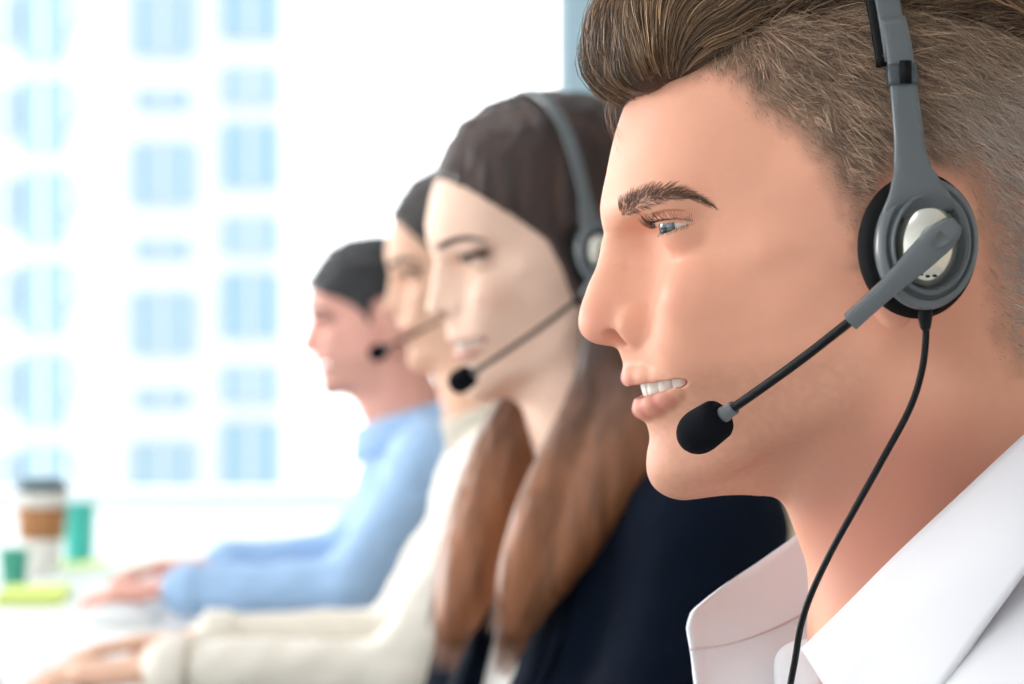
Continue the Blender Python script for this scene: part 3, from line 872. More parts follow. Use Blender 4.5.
# sides and back, cropped short
sidem = okz & (cen[:, 2] < top_line(cen[:, 0]) + 6)
def side_strands(n, mask, rad=.125):
    p, nn, i = sample(mask, n)
    s_in = sd[i] + 3 * (rng.random(n) - .5)
    L = (1.6 + 9.5 * smoothstep(2, 30, s_in)) * (.6 + .8 * rng.random(n))
    L *= np.where(p[:, 2] < -20, .75, 1)
    cl = clump(p, 7, 31)
    cl = cl + clump(p, 3, 61) * .8
    d = np.stack([.5 + .9 * cl[:, 0] + .3 * smoothstep(40, 120, p[:, 0]), 0 * L, -.7 + .9 * cl[:, 2] + 0 * L], 1)
    d = d - nn * (d * nn).sum(1)[:, None]; d /= np.linalg.norm(d, axis=1)[:, None] + 1e-9
    j = rng.normal(size=(n, 3)) * .3
    t = np.linspace(0, 1, 5)[None, :, None]
    out = p[:, None] - nn[:, None] * .4 + (nn[:, None] * (.55 * t - .25 * t * t) + (d + j)[:, None] * (t * .35 + .65 * t * t)) * L[:, None, None]
    keep = rng.random(n) < smoothstep(-2, 11, s_in)* (1 - .35 * smoothstep(112, 150, p[:, 0]) * smoothstep(60, 0, p[:, 2]))
    far = smoothstep(110, 185, p[:, 0])[:, None]
    cc_ = 0
    c = hcol(n, (.25, .35, .08, .32)) * (.75 + 1.1 * vnoise(p, 4.5, 77))[:, None] * (1.55 + 1.1 * vnoise(p, 1.6, 91))[:, None]
    gy = (smoothstep(112, 150, p[:, 0]) * smoothstep(60, 0, p[:, 2]))[:, None]; c = c * (1 - gy * .85) + lin((224, 208, 194)) * gy * .85 * (.6 + .7 * vnoise(p, 2.2, 17))[:, None]
    c = c * (1 - .0 * far)
    ed = smoothstep(0, 14, s_in); c = c * .62 + (c.mean(1)[:, None] * np.array([1.1, 1.0, .93])) * .38; c = c * ed[:, None] + lin((150, 112, 88)) * (1 - ed)[:, None]
    return out[keep], (np.full(n, rad) * (.55 + .45 * ed) * (.7 + .6 * rng.random(n)))[keep], c[keep]
P2, r2, c2_ = side_strands(30000, sidem.astype(float) * np.where(cen[:, 1] < 0, 1, .12))
sets.append((W_(P2), r2 * MM, c2_))
# stray hairs at the forehead
st = []
for k in range(26):
    y = -22 + 30 * rng.random(); b = can(633 + 8 * rng.random(), 92 + 8 * rng.random(), 0); b[1] = y
    q = [b, b + np.array([-7 - 5 * rng.random(), 2, 3]), b + np.array([-11 - 4 * rng.random(), 3, -6 - 8 * rng.random()]), b + np.array([-8 - 4 * rng.random(), 3, -14 - 12 * rng.random()])]
    st.append(catmull(q, 9))
st = np.array(st); sets.append((W_(st), np.full(len(st), .09 * MM), hcol(len(st), (.2, .4, 0, .4))))
hair = add_strands('hair', sets, man)
# hair mass under the strands
HB = Model(sym=True)
def hairmass(P):
    A = np.stack([P[:, 0], np.abs(P[:, 1]), P[:, 2]], 1)
    d = HMB(A)
    tl = A[:, 2] - top_line(A[:, 0])
    thick = 9 * smoothstep(0, 16, tl) 
    v = d - thick
    v = smax(v, -(tl - 3), 4)
    return smax(v, -(poly_sd(A[:, 0], A[:, 2], HPOLY) - 4), 3)
HB.add(Fn(hairmass), 0)
for sg in (1, -1):
    HB.add(Cap(tuple(can(622, 72, 0)), tuple(can(642, 70, 30) * np.array([1, sg, 1])), 10.5, 9), 8, 'u')
    HB.add(Cap(tuple(can(643, 34, 0)), tuple(can(664, 30, 32) * np.array([1, sg, 1])), 17, 15), 14, 'u')
    HB.add(Cap(tuple(can(690, 10, 0)), tuple(can(700, 10, 34) * np.array([1, sg, 1])), 18, 16), 20, 'u')
    HB.add(Cap(tuple(can(690, 10, 14)), tuple(can(900, -20, 14) * np.array([1, sg, 1])), 18, 16), 20, 'u')
    HB.add(Cap(tuple(can(700, 45, 36) * np.array([1, sg, 1])), tuple(can(850, 40, 56) * np.array([1, sg, 1])), 9, 9), 14, 'u')
V, Fq2 = polygonise(HB, (0, -84, 10), (215, 84, 135), 2.2, 1)
HBV, HBF = V, Fq2
cm = np.tile(lin((58, 42, 32)), (len(V), 1)) * (.7 + .6 * vnoise(V * np.array([.4, 1, .4]), 2.0, 3))[:, None]
np_mesh('hair_underlayer', head_to_world(V), Fq2, M_HAIRMASS, hair, True, cm)
# long strands laid over the mass
fb = HBV[HBF]; cb_ = fb.mean(1); nb_ = np.cross(fb[:, 2] - fb[:, 0], fb[:, 3] - fb[:, 1]); ab = np.linalg.norm(nb_, axis=1) / 2; nb_ /= (2 * ab)[:, None] + 1e-12
if (nb_ * (cb_ - np.array([95, 0, 30]))).sum() < 0: nb_ = -nb_
wgt = ab * np.where(cb_[:, 1] < 25, 1.5, .5) * (1 + 1.2 * np.exp(-np.maximum(cb_[:, 0] - 30, 0) / 30)) * ((nb_ * (cb_ - np.array([95, 0, 25]))).sum(1) > 0)
def flow(q):
    x, y, z = q[:, 0], q[:, 1], q[:, 2]
    f = smoothstep(62, 16, x)          # 1 at the very front
    low = smoothstep(66, 48, z)
    cl = clump(q, 16, 41) * 1.5 + clump(q, 6, 47) * .6
    d = np.stack([1.0 - 1.15 * f - .25 * low * f, .30 * np.sign(y) * (1 - f) + 0 * x, .25 + .95 * f - .35 * (1 - f) * smoothstep(90, 150, x)], 1)
    return d + cl * np.array([.25, .35, .4])
def mass_strands(n, rad, lift, steps=12, step=3.4):
    i = rng.choice(len(wgt), size=n, p=wgt / wgt.sum())
    q = cb_[i] + rng.normal(size=(n, 3)) * .8; g = nb_[i].copy(); out = [q - g * .8]
    Ls = (.45 + .75 * rng.random(n)); lf = lift * rng.random(n)
    hb = HB
    for k in range(1, steps):
        d = flow(q); d -= g * (d * g).sum(1)[:, None]; d /= np.linalg.norm(d, axis=1)[:, None] + 1e-9
        q = q + d * (step * Ls)[:, None]
        e = 1.0; dv = hb(q)
        g = np.stack([hb(q + np.eye(3)[a] * e) - dv for a in range(3)], 1) / e
        gl = np.linalg.norm(g, axis=1)[:, None]; g = g / np.maximum(gl, .2)
        tgt = .3 + lf * math.sin(math.pi * min(1, k / steps * 1.15) * .8)
        q = q + g * np.clip(tgt - dv, -3, 3)[:, None]
        out.append(q.copy())
    P = np.stack(out, 1)
    c = hcol(n, (.34, .28, .16, .22)) * (.35 + 1.3 * vnoise(cb_[i] * np.array([.6, 1, 1]), 4, 21) ** 1.2)[:, None] * 1.1
    return P, np.full(n, rad) * (.6 + .8 * rng.random(n)), c
P3, r3, c3 = mass_strands(13000, .14, 2.2)
P4, r4, c4_ = mass_strands(1500, .17, 5.5, 14, 4.2)
add_strands('hair_sweep', [(W_(P3), r3 * MM, c3), (W_(P4), r4 * MM, c4_ * 1.7)], hair)
# eyebrows and lashes
def surf_snap(p, off=.3):
    """push canonical points on to the skin along y (near side given with +|y|)"""
    q = p.copy()
    for _ in range(6):
        d = HM(q); e = .5
        g = np.stack([HM(q + np.eye(3)[i] * e) - HM(q - np.eye(3)[i] * e) for i in range(3)], 1) / (2 * e)
        q = q - g * ((d - off) / np.maximum((g * g).sum(1), .2))[:, None]
    return q, g / (np.linalg.norm(g, axis=1)[:, None] + 1e-9)
def pix_surf(u, v):
    """photo pixels -> canonical points on the near cheek side of the skin"""
    w = np.full(len(u), 35.0)
    for it in range(5):
        k = (1000 - w) / 1000
        du = 512 + (u - 512) * k - 672; dv = 342 + (v - 342) * k - 230
        x = (du * cT - dv * sT + 68) / 2.4; z = -(du * sT + dv * cT) / 2.4
        lo_, hi_ = np.zeros(len(u)), np.full(len(u), 90.0)
        for _ in range(16):
            mid = (lo_ + hi_) / 2; ins = HM(np.stack([x, mid, z], 1)) < 0
            lo_ = np.where(ins, mid, lo_); hi_ = np.where(ins, hi_, mid)
        w = hi_
    return np.stack([x, w, z], 1)
n = 850
tk = np.array([0, .12, .33, .5, .69, .86, 1]); bu = np.array([620, 631, 650, 667, 685, 701, 714.]); bv = np.array([210.5, 204, 196, 192, 193.5, 199.5, 206]); bh = np.array([6, 8.5, 8, 6.5, 4.5, 3, 1.4])
tg_ = np.linspace(0, .985, 200); pw_ = np.interp(tg_, tk, bh) ** .9; t = rng.choice(tg_, n, p=pw_ / pw_.sum())
off = rng.normal(size=n).clip(-1.6, 1.6) * .6
u0 = np.interp(t, tk, bu) + off * 1.5; v0 = np.interp(t, tk, bv) + off * np.interp(t, tk, bh)
base = pix_surf(u0, v0); gn = surf_snap(base, 0)[1]
ang = np.interp(t, [0, .3, .6, 1], [58, 28, 4, -24]) + rng.normal(size=n) * 11 - off * 12
dr = np.stack([np.cos(np.radians(ang - 9)), 0 * t, np.sin(np.radians(ang - 9))], 1)
dr -= gn * (dr * gn).sum(1)[:, None]; dr /= np.linalg.norm(dr, axis=1)[:, None]
L = (2.6 + 1.8 * rng.random(n)) * np.interp(t, [0, .8, 1], [1, 1, .7])
tt = np.linspace(0, 1, 5)[None, :, None]
br = base[:, None] + (dr[:, None] * tt + gn[:, None] * (.30 * tt - .28 * tt * tt)) * L[:, None, None]
brF = br * np.array([1, -1, 1])
cb = np.tile(lin((104, 78, 60)), (n, 1)) * (.7 + .6 * rng.random((n, 1)))
for B_ in (brF, br): add_strands('eyebrow', [(W_(B_), np.full(n, .085 * MM), cb)], man)
def lashes(sign):
    out = []
    for upper, cnt in ((1, 95), (0, 30)):
        for k in range(cnt):
            az = math.radians((-60 + 122 * (k + rng.random()) / cnt) if upper else (-10 + 66 * (k + rng.random()) / cnt))
            tq = math.degrees(az) / 66
            el = math.radians((11.5 * (1 - abs(tq) ** 2.2)) if upper else (-8 * (1 - tq * tq)))
            yaw = math.radians(30); f = np.array([-math.cos(yaw), math.sin(yaw), 0]); hh = np.array([math.sin(yaw), math.cos(yaw), 0]); u = np.array([0, 0, 1.])
            d = (f * math.cos(az) + hh * math.sin(az)) * math.cos(el) + u * math.sin(el)
            b = EYE + d * (ER + 1.2); ln = (6.0 if upper else 2.2) * (.7 + .5 * rng.random())
            q = [b, b + d * ln * .45 + u * (-.4 if upper else -.7), b + d * ln * .85 + u * (.8 if upper else -1.4), b + d * ln * 1.05 + u * (2.6 if upper else -2)]
            out.append(catmull(np.array(q) + rng.normal(size=(4, 3)) * .18, 6))
    out = np.array(out) * np.array([1, sign, 1])
    edge = [np.array(_lid(a, (11.5 * (1 - abs(a / 66) ** 2.2)) + .6, 13.0)) * np.array([1, sign, 1]) for a in range(-60, 64, 6)]
    V_, F_ = tube(head_to_world(catmull(edge, 40)), np.full(40, .42 * MM), 6); poly_mesh('lash_line', V_, F_, mat('lash_line', srgb(62, 44, 38), rough=.7), man)
    add_strands('eyelashes', [(W_(out), np.full(len(out), .09 * MM), np.tile(lin((48, 36, 30)), (len(out), 1)))], man)
lashes(-1); lashes(1)
# ---- collar and shirt
def Cw(L): return np.array([near_pt(u, v, w) for u, v, w in L])
def ruled(top, bot, n, m, bulge=0.0, bdir=(0, -1, 0)):
    a = catmull(top, n); b = catmull(bot, n); t = np.linspace(0, 1, m)
    G = a[:, None] * (1 - t)[None, :, None] + b[:, None] * t[None, :, None]
    return G + np.array(bdir)[None, None] * (np.sin(t * math.pi) * bulge)[None, :, None]
G = ruled(Cw([(1110, 360, 70), (1075, 392, 73), (1024, 437, 73), (962, 495, 69), (900, 553, 59), (850, 603, 46), (803, 649, 27)]),
          Cw([(1230, 420, 96), (1170, 460, 100), (1062, 531, 110), (1000, 606, 108), (945, 684, 100), (905, 735, 84), (866, 752, 58)]), 40, 16, .006)
V, Fc = grid_sheet(G, .0022)
shirt_parts = []
shirt_parts.append(poly_mesh('collar', V, Fc, M_SHIRT)); 
G = ruled(Cw([(900, 440, -62), (850, 487, -64), (800, 532, -62), (760, 561, -56), (728, 582, -48), (704, 601, -38), (692, 613, -31), (688, 628, -28)]),
          Cw([(930, 560, -52), (885, 590, -46), (845, 640, -34), (812, 690, -24), (780, 730, -16), (745, 750, -14), (715, 740, -16), (697, 690, -20)]), 40, 16, .003, (0, 1, 0))
V, Fc = grid_sheet(G, .0022); shirt_parts.append(poly_mesh('collar', V, Fc, M_SHIRT))
G = ruled(Cw([(1110, 360, 70), (1150, 345, 50), (1172, 336, 0), (1150, 345, -50), (1105, 352, -68), (1000, 387, -72), (900, 440, -62)]),
          Cw([(1230, 420, 96), (1272, 430, 60), (1290, 440, 0), (1262, 435, -60), (1180, 450, -84), (1050, 505, -74), (930, 560, -52)]), 50, 14, .003, (1, 0, 0))
V, Fc = grid_sheet(G, .0022); shirt_parts.append(poly_mesh('collar', V, Fc, M_SHIRT))
# stitched seam on the far collar
c = catmull(Cw([(690, 649, -27), (730, 643, -31), (775, 627, -40), (822, 603, -46)]) + np.array([0, -.0016, 0]), 30)
V, Fc = tube(c, np.full(30, .00055), 6); shirt_parts.append(poly_mesh('collar_seam', V, Fc, mat('collar_thread', srgb(205, 190, 190), rough=.9)))
# button band with rounded end
G = ruled(Cw([(812, 640, -18), (790, 644, -20), (778, 654, -20), (775, 668, -19), (776, 690, -16), (778, 730, -10)]),
          Cw([(830, 640, -10), (828, 655, -10), (825, 672, -8), (822, 690, -6), (820, 710, -3), (818, 740, 0)]), 24, 8, .001)
V, Fc = grid_sheet(G, .002); shirt_parts.append(poly_mesh('button_band', V, Fc, M_SHIRT))
# shirt body
SM = Model()
SM.add(Ell(pm(1085, 830), (98, 158, 150), rotm(0, -25, 0)), 0, 'u')
for sg in (-1, 1):
    SM.add(Cap(pm(1075, 640, 40 * sg), pm(1125, 725, 172 * sg), 46, 48), 36, 'u')
    SM.add(Cap(pm(1125, 725, 172 * sg), pm(1010, 1100, 235 * sg), 52, 46), 20, 'u')
    SM.add(Cap(pm(1010, 1100, 235 * sg), pm(500, 1260, 170 * sg), 44, 34), 14, 'u')
SM.add(Cap(pm(1130, 900), pm(1300, 1500), 112, 110, ((0, 1, 0), 1.35)), 40, 'u')
SM.add(Cap(pm(1060, 600), pm(1120, 760), 74, 100, ((0, 1, 0), 1.2)), 30, 'u')
SM.add(Cap(pm(868, 330), pm(985, 600), 59, 66, ((0, 1, 0), .95)), 6, 's')
SM.add(Cap(pm(985, 600), pm(960, 720), 60, 34, ((0, 1, 0), .95)), 8, 's')
SM.add(Half(tuple(near_pt(990, 500, 85) * 1000 - np.array([0, 1000, CZ * 1000])), (.75, -.12, .66)) if False else Box((0, 0, 900), (1, 1, 1)), 0, 's')
def shirtf(P):
    d = SM(P)
    return d + 2.2 * (vnoise(P * np.array([1, .5, 1]), 34, 4) - .5)
V, Fc = polygonise(Fn(shirtf), (-60, -300, -520), (460, 300, 0), 5.0, 1)
shirt = np_mesh('shirt', V * MM + np.array([0, 1, CZ]), Fc, M_SHIRT, man)
for o in shirt_parts: o.parent = shirt
class _R:
    def lw(s, P): return np.asarray(P) * MM + np.array([0, 1, CZ])
class _T:
    def w(s, p): return pm(1275, 1330) + np.array([0, 0, 0])
MAN_LEGS = (_R(), _T())
# ---- his headset
hs = empty('headset', tuple(near_pt(918, 250, 80)), 'grey headset with black boom microphone and cable worn by the man in front', 'headset')
cup = near_pt(911, 247, 78)
nrm = Vector((math.sin(math.radians(10)), -math.cos(math.radians(10)), .03))
Bp = [(919, 216, 97), (917, 196, 99), (914, 178, 99), (911, 160, 97), (907, 120, 94), (903, 85, 91), (899, 50, 88), (893, 20, 85)]
P = catmull(npts(Bp), 30); t = np.linspace(0, 1, 30)
Nn = np.tile(np.array([.05, -1, .12]), (30, 1))
wid = np.interp(t, [0, .06, .14, .24, .38, .6, 1], [30, 27, 20, 14, 11.5, 10.5, 10]) * MM; thk = np.interp(t, [0, .1, .25, 1], [1.5, 5, 5.5, 4.2]) * MM
Bt = [(897, 60, 86), (889, 10, 84), (881, -30, 78), (872, -62, 62), (866, -85, 38), (864, -96, 0), (866, -85, -38), (872, -62, -62), (881, -30, -78), (889, 10, -84), (905, 60, -88)]
Pt = catmull(npts([(u, v, w) for u, v, w in Bt]) * 1.0, 60)
ctr = np.array([.14, 1.0, 1.17 + .04]); Nt = Pt - ctr; Nt[:, 0] = 0
far_c = near_pt(911, 247, 78); far_c[1] = 1.078; 
Pf = P.copy(); Pf[:, 1] = 2.0 - Pf[:, 1]
# top band mirrored symmetric about the mid plane
half = npts(Bt[:6]); full = np.vstack([half, (half[:-1] * np.array([1, -1, 1]) + np.array([0, 2, 0]))[::-1]])
Pt = catmull(full, 60); Nt = Pt - ctr; Nt[:, 0] = 0
headset(hs, cup, nrm, (.10, 0, 1), [
    ('headband', Pt, Nt, np.full(60, 9.5 * MM), np.full(60, 3.2 * MM), M_PLASTIC),
    ('band_lining', Pt - Nt / np.linalg.norm(Nt, axis=1)[:, None] * .0032 + np.array([-.0022, 0, 0]), Nt, np.full(60, 10.5 * MM), np.full(60, 3.4 * MM), M_BLACK),
    ('slider_arm', P, Nn, wid, thk, M_PLASTIC),
    ('slider_arm', Pf, Nn * np.array([1, -1, 1]), wid, thk, M_PLASTIC)],
    1.0, (near_pt(957, 222, 112), near_pt(850, 322, 100), near_pt(729, 411, 62)), dict(sag=.0006, len=23.5, r=8.9),
    npts([(925, 312, 92), (926, 335, 90), (922, 370, 88), (910, 408, 86), (885, 455, 84), (857, 505, 80), (832, 550, 74), (812, 592, 66), (801, 625, 58), (795, 660, 50), (788, 700, 46), (775, 800, 44)]),
    far_pad=(far_c, (nrm[0], -nrm[1], nrm[2])))
# slot and step in the slider
sp = near_pt(905.5, 72, 94.2)
V, Fc = grid_sheet(np.array([[sp + np.array([a * .0022, 0, b * .0044]) for b in (-1, 1)] for a in (-1, 1)]), .0012)
poly_mesh('slider_slot', V, Fc, M_BLACK, hs)
sp = P[22:26]
sweep_band('slider_clip', P[19:23] + np.array([0, -.0004, 0]), Nn[:4], np.full(4, 11.6 * MM), np.full(4, 6 * MM), M_PLASTIC2, hs)
settle(hs)
# ------------------------------------------------------------------ generic seated colleague
def rotz(a): c, s = math.cos(a), math.sin(a); return np.array([[c, -s, 0], [s, c, 0], [0, 0, 1]])
def tiltm(a): c, s = math.cos(a), math.sin(a); return np.array([[c, 0, -s], [0, 1, 0], [s, 0, c]])
def rollm(a): c, s = math.cos(a), math.sin(a); return np.array([[1, 0, 0], [0, c, -s], [0, s, c]])
class Rig:
    """head frame of a colleague: canonical mm <-> local mm (x, y offset from its mid plane, z from camera height)"""
    def __init__(s, D, anchor_c, anchor_px, tilt, yaw, scale=1.0, roll=0):
        s.D = D; s.R = rotz(math.radians(yaw)) @ tiltm(math.radians(tilt)) @ rollm(math.radians(roll)); s.s = scale
        u, v, w = anchor_px; k = (D - w) / FPX
        s.t = np.array([(u - 512) * k, -w, (342 - v) * k]) - s.R @ (np.array(anchor_c, float) * scale)
    def to_local(s, C): return (np.asarray(C, float) * s.s) @ s.R.T + s.t
    def to_canon(s, P): return ((P - s.t) @ s.R) / s.s
    def world(s, C): return (s.to_local(C) + np.array([0, s.D, CZ * 1000])) * MM
    def lw(s, P): return (np.asarray(P) + np.array([0, s.D, CZ * 1000])) * MM
    def px(s, u, v, w=0):
        k = (s.D - w) / FPX; return np.array([(u - 512) * k, -w, (342 - v) * k])
NOSE_F = nose_ops(ridge=[(7.5, 0, 4.0), (4.2, -9, 4.0), (-.5, -19, 4.3), (-4.0, -26, 5.0)], tip=(-5.4, -30.5, 6.8), ala=(10.5, 12.0, -34), nostril=(2, 6.5, -36.5), s=.88)
FACE_F = dict(MAN); FACE_F['nose'] = NOSE_F; FACE_F['wmul'] = .955
FACE_F['front'] = [(112, 92), (110, 74), (105, 58), (96, 49), (85, 37), (72, 25), (58, 14.0), (45, 7.5), (33, 2.8), (22, 1.4), (10, 2.2), (3, 4.0), (-4, 6.0)] + [f for f in FRONT if f[0] < -12]
FACE_F.pop('back', None)
FACE_N = dict(MAN); FACE_N['front'] = FACE_F['front']; FACE_N.pop('back', None)
def hand_ops(Wr, d, n, side, s=1.0, curl=.5, spread=.12):
    """wrist, finger direction, palm-down normal, thumb side vector (all local mm). returns ops for a model"""
    Wr = np.asarray(Wr, float); d = np.asarray(d, float); d = d / np.linalg.norm(d)
    n = np.asarray(n, float); n = n - d * (n @ d); n /= np.linalg.norm(n)
    t = np.asarray(side, float); t = t - d * (t @ d) - n * (t @ n); t /= np.linalg.norm(t)
    R = np.stack([d, t, n], 1); ops = []
    pc = Wr + d * 46 * s
    ops.append((Ell(tuple(pc), (50 * s, 37 * s, 13.5 * s), R), 8, 'u'))
    ops.append((Ell(tuple(Wr + d * 78 * s), (20 * s, 38 * s, 11 * s), R), 8, 'u'))
    Ls = [(40, 25, 20), (45, 28, 21), (42, 26, 20), (33, 20, 17)]
    for i, L in enumerate(Ls):
        off = (1.5 - i) * 18.0 * s
        p = Wr + d * (84 - abs(1.2 - i) * 4) * s + t * off * .95
        ang = (i - 1.5) * -spread; dd = d * math.cos(ang) + t * math.sin(ang)
        b = curl * .35; r = 9.2 * s - i * .5
        pts = [tuple(p - dd * 20 * s) + (r,)]
        for k, l in enumerate(L):
            dn = dd * math.cos(b) + n * math.sin(b); q = p + dn * l * s; 
            pts.append(tuple(p) + (r,)); p = q; b += curl * (.75 if k == 0 else .6); r *= .93
        pts.append(tuple(p) + (r * .92,))
        for a_, b_ in zip(pts[:-1], pts[1:]): ops.append((Cap(a_[:3], b_[:3], a_[3], b_[3]), 2.5, 'u'))
    # thumb leaves the side of the palm near its base
    p0 = Wr + d * 24 * s + t * 24 * s + n * 3; p1 = p0 + (d * .72 + t * .62 + n * .25) * 38 * s; p2 = p1 + (d * .93 + t * .22 + n * .3) * 30 * s; p3 = p2 + (d * .95 - t * .05 + n * .35) * 24 * s
    for a_, b_, r1, r2 in ((p0, p1, 14 * s, 11 * s), (p1, p2, 10.5 * s, 9.5 * s), (p2, p3, 9.5 * s, 8 * s)): ops.append((Cap(tuple(a_), tuple(b_), r1, r2), 5, 'u'))
    return ops
class Torso:
    def __init__(s, base, yaw, lean, fem=False, k=1.0):
        s.b = np.asarray(base, float); s.R = rotz(math.radians(yaw)) @ tiltm(math.radians(lean)); s.fem = fem; s.k = k
    def loc(s, P): return ((P - s.b) @ s.R) / s.k
    def w(s, p): return (np.asarray(p, float) * s.k) @ s.R.T + s.b
    def model(s, off=0):
        """local: origin at the pit of the neck base, x back, z up"""
        M = Model(sym=True); o = off
        if s.fem:
            M.add(Ell((18, 0, -150), (88 + o, 128 + o, 150 + o)), 0)
            M.add(Ell((-36, 62, -195), (58 + o, 54 + o, 52 + o)), 45)
            M.add(Cap((22, 0, -260), (30, 0, -560), 92 + o, 104 + o, ((0, 1, 0), 1.3)), 50)
            M.add(Cap((22, 34, -12), (28, 138, -46), 26 + o, 40 + o), 40)
        else:
            M.add(Ell((20, 0, -160), (108 + o, 150 + o, 165 + o)), 0)
            M.add(Cap((22, 0, -260), (30, 0, -560), 108 + o, 112 + o, ((0, 1, 0), 1.3)), 60)
            M.add(Cap((26, 40, -10), (32, 160, -48), 30 + o, 48 + o), 45)
        return M
def arm_ops(S, E, Wp, off=0, k=1.0, cuff=True):
    r = np.array([47, 41, 37, 25 if off == 0 else 27]) * k + off
    return [(Cap(tuple(S), tuple(E), r[0], r[1]), 22, 'u'), (Cap(tuple(E), tuple(Wp), r[2], r[3]), 14, 'u')]
def woven(P, amp, s, seed): return amp * (vnoise(P * np.array([1, .8, .6]), s, seed) - .5) + amp * .5 * (vnoise(P, s * .45, seed + 3) - .5)

def legs(root, rig, T, hip_px_dz, col, floor=True):
    """trousers and shoes of a seated colleague, from the hips to the floor"""
    H = T.w((40, 0, -560)); fz = -CZ * 1000
    M = Model()
    M.add(Ell(tuple(H + np.array([5, 0, 20])), (125, 165, 95)), 0)
    for s in (-1, 1):
        hp = H + np.array([0, s * 75, -10]); kn = np.array([H[0] - 400, s * 110, fz + 520]); an = np.array([H[0] - 330, s * 115, fz + 95])
        M.add(Cap(tuple(hp), tuple(kn), 84, 62), 30); M.add(Cap(tuple(kn), tuple(an), 60, 46), 20)
    V, Fc = polygonise(Fn(lambda P: M(P) + woven(P, 4, 50, 5)), H + np.array([-520, -260, -700]), H + np.array([180, 260, 160]), 11, 1)
    ok = np_mesh('trousers', rig.lw(V), Fc, mat('trouser_cloth', srgb(*col), rough=.9), root)
    for s in (-1, 1):
        S = Model(); a = np.array([H[0] - 330, s * 115, fz + 42])
        S.add(Ell(tuple(a + np.array([10, 0, 6])), (48, 38, 46))); S.add(Ell(tuple(a + np.array([-95, 0, -10])), (105, 42, 32)), 30); S.add(Half((0, 0, fz + 2), (0, 0, -1)), 3, 'i')
        V, Fc = polygonise(S, a - np.array([230, 60, 60]), a + np.array([90, 60, 80]), 6, 1)
        np_mesh('shoe', rig.lw(V), Fc, mat('shoe_leather', srgb(30, 26, 26), rough=.4), root)
# ------------------------------------------------------------------ second: woman with long brown hair
r2 = Rig(1850, (24, -32, 0), (471, 260, 32), 14, 14, .98)
pA = empty('person', tuple(r2.lw(np.array([60, 0, -650]))), 'smiling woman with long brown hair in navy blazer, directly behind the nearest man', 'person')
def unloc(P): return np.asarray(P)
FA = Model(sym=True); head_ops(FA, FACE_F)
tA = Torso(r2.px(580, 464), 22, 8, True, 1.04)
Sn, Sf = tA.w((30, -140, -50)), tA.w((30, 140, -50))
En, Ef = Sn + np.array([-70, -30, -232]), Sf + np.array([-90, 40, -230])
Wn, Wf = En + np.array([-235, 60, 48]), Ef + np.array([-235, -50, 48])
BA = Model()
BA.add(Fn(lambda P: FA(r2.to_canon(P))))
nk0 = r2.to_local([(92, 0, -50)])[0]; nk1 = tA.w((22, 0, -15))
BA.add(Cap(tuple(nk0), tuple(nk1), 47, 52), 16)
BA.add(Fn((lambda m: lambda P: m(tA.loc(P)))(tA.model(-3))), 26)
for S, E, Wp, sg in ((Sn, En, Wn, 1), (Sf, Ef, Wf, -1)):
    for o in arm_ops(S, E, Wp, -6, .85): BA.add(*o)
    for o in hand_ops(Wp, (-1, .1 * sg, -.05), (0, 0, -1), (0, sg, 0), .88, .45): BA.add(*o)
V, Fq = polygonise(BA, (-420, -260, -560), (330, 260, 190), 3.0, 2)
Cn = r2.to_canon(V)
ton = skin_tone(Cn, (244, 206, 184), (168, 44, 52), UL, LL, None, tints=[((30, 50, -32), (24, 14, 20), (236, 170, 150), .25), ((33, 36, 4), (13, 20, 8), (104, 66, 56), .9)])
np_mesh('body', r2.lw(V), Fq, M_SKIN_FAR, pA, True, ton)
for s in (-1, 1): eyeball(pA, r2.world, EYE * np.array([1, s, 1]), ER, 8 * -s + 4, -8, (70, 50, 36))
teeth(pA, r2.world, [(can(646, 388, 0)[0] - 1.5, 0), (can(649, 388, 8)[0] - 1.5, 8), (can(659, 387, 14)[0], 14), (can(676, 384, 20)[0], 20), (can(695, 381, 24)[0], 24)],
      can(650, 380, 0)[2] + 2.5, (can(650, 398, 0)[2], can(690, 389, 25)[2]))
# brows as tapered hair ridges
def brow(rig, par, model, col, th=3.0):
    for sg in (-1, 1):
        q, g = surf_snap_m(model, catmull([(3, 13, 15), (8, 24, 17), (17, 36, 18), (28, 46, 15), (36, 52, 11)], 24), .2)
        q[:, 1] *= sg
        V, Fc = tube(rig.world(q), np.stack([np.interp(np.linspace(0, 1, 24), [0, .2, .7, 1], [th * .7, th, th * .7, .3]), np.full(24, 1.0)], 1) * MM, 8, (0, 0, 1))
        poly_mesh('eyebrow', V, Fc, mat('brow_hair', srgb(*col), rough=.8), par)
def surf_snap_m(Mo, p, off):
    q = np.array(p, float)
    for _ in range(6):
        d = Mo(q); e = .5
        g = np.stack([Mo(q + np.eye(3)[i] * e) - Mo(q - np.eye(3)[i] * e) for i in range(3)], 1) / (2 * e)
        q = q - g * ((d - off) / np.maximum((g * g).sum(1), .2))[:, None]
    return q, g
brow(r2, pA, FA, (70, 48, 40))
def lashline(rig, par, Mo, col=(40, 28, 24)):
    for sg in (-1, 1):
        pts = []
        for az in np.linspace(-58, 62, 14):
            a = math.radians(az); el = math.radians(12.5 * (1 - abs(az / 66) ** 2.2)); yaw = math.radians(30)
            f = np.array([-math.cos(yaw), math.sin(yaw), 0]); hh = np.array([math.sin(yaw), math.cos(yaw), 0])
            pts.append((EYE + ((f * math.cos(a) + hh * math.sin(a)) * math.cos(el) + np.array([0, 0, 1]) * math.sin(el)) * 14.4) * np.array([1, sg, 1]))
        V, Fc = tube(rig.world(catmull(pts, 24)), np.stack([np.full(24, 2.0), np.full(24, 3.2)], 1) * MM, 6); poly_mesh('eyelashes', V, Fc, mat('lash', srgb(*col), rough=.7), par)
lashline(r2, pA, FA)
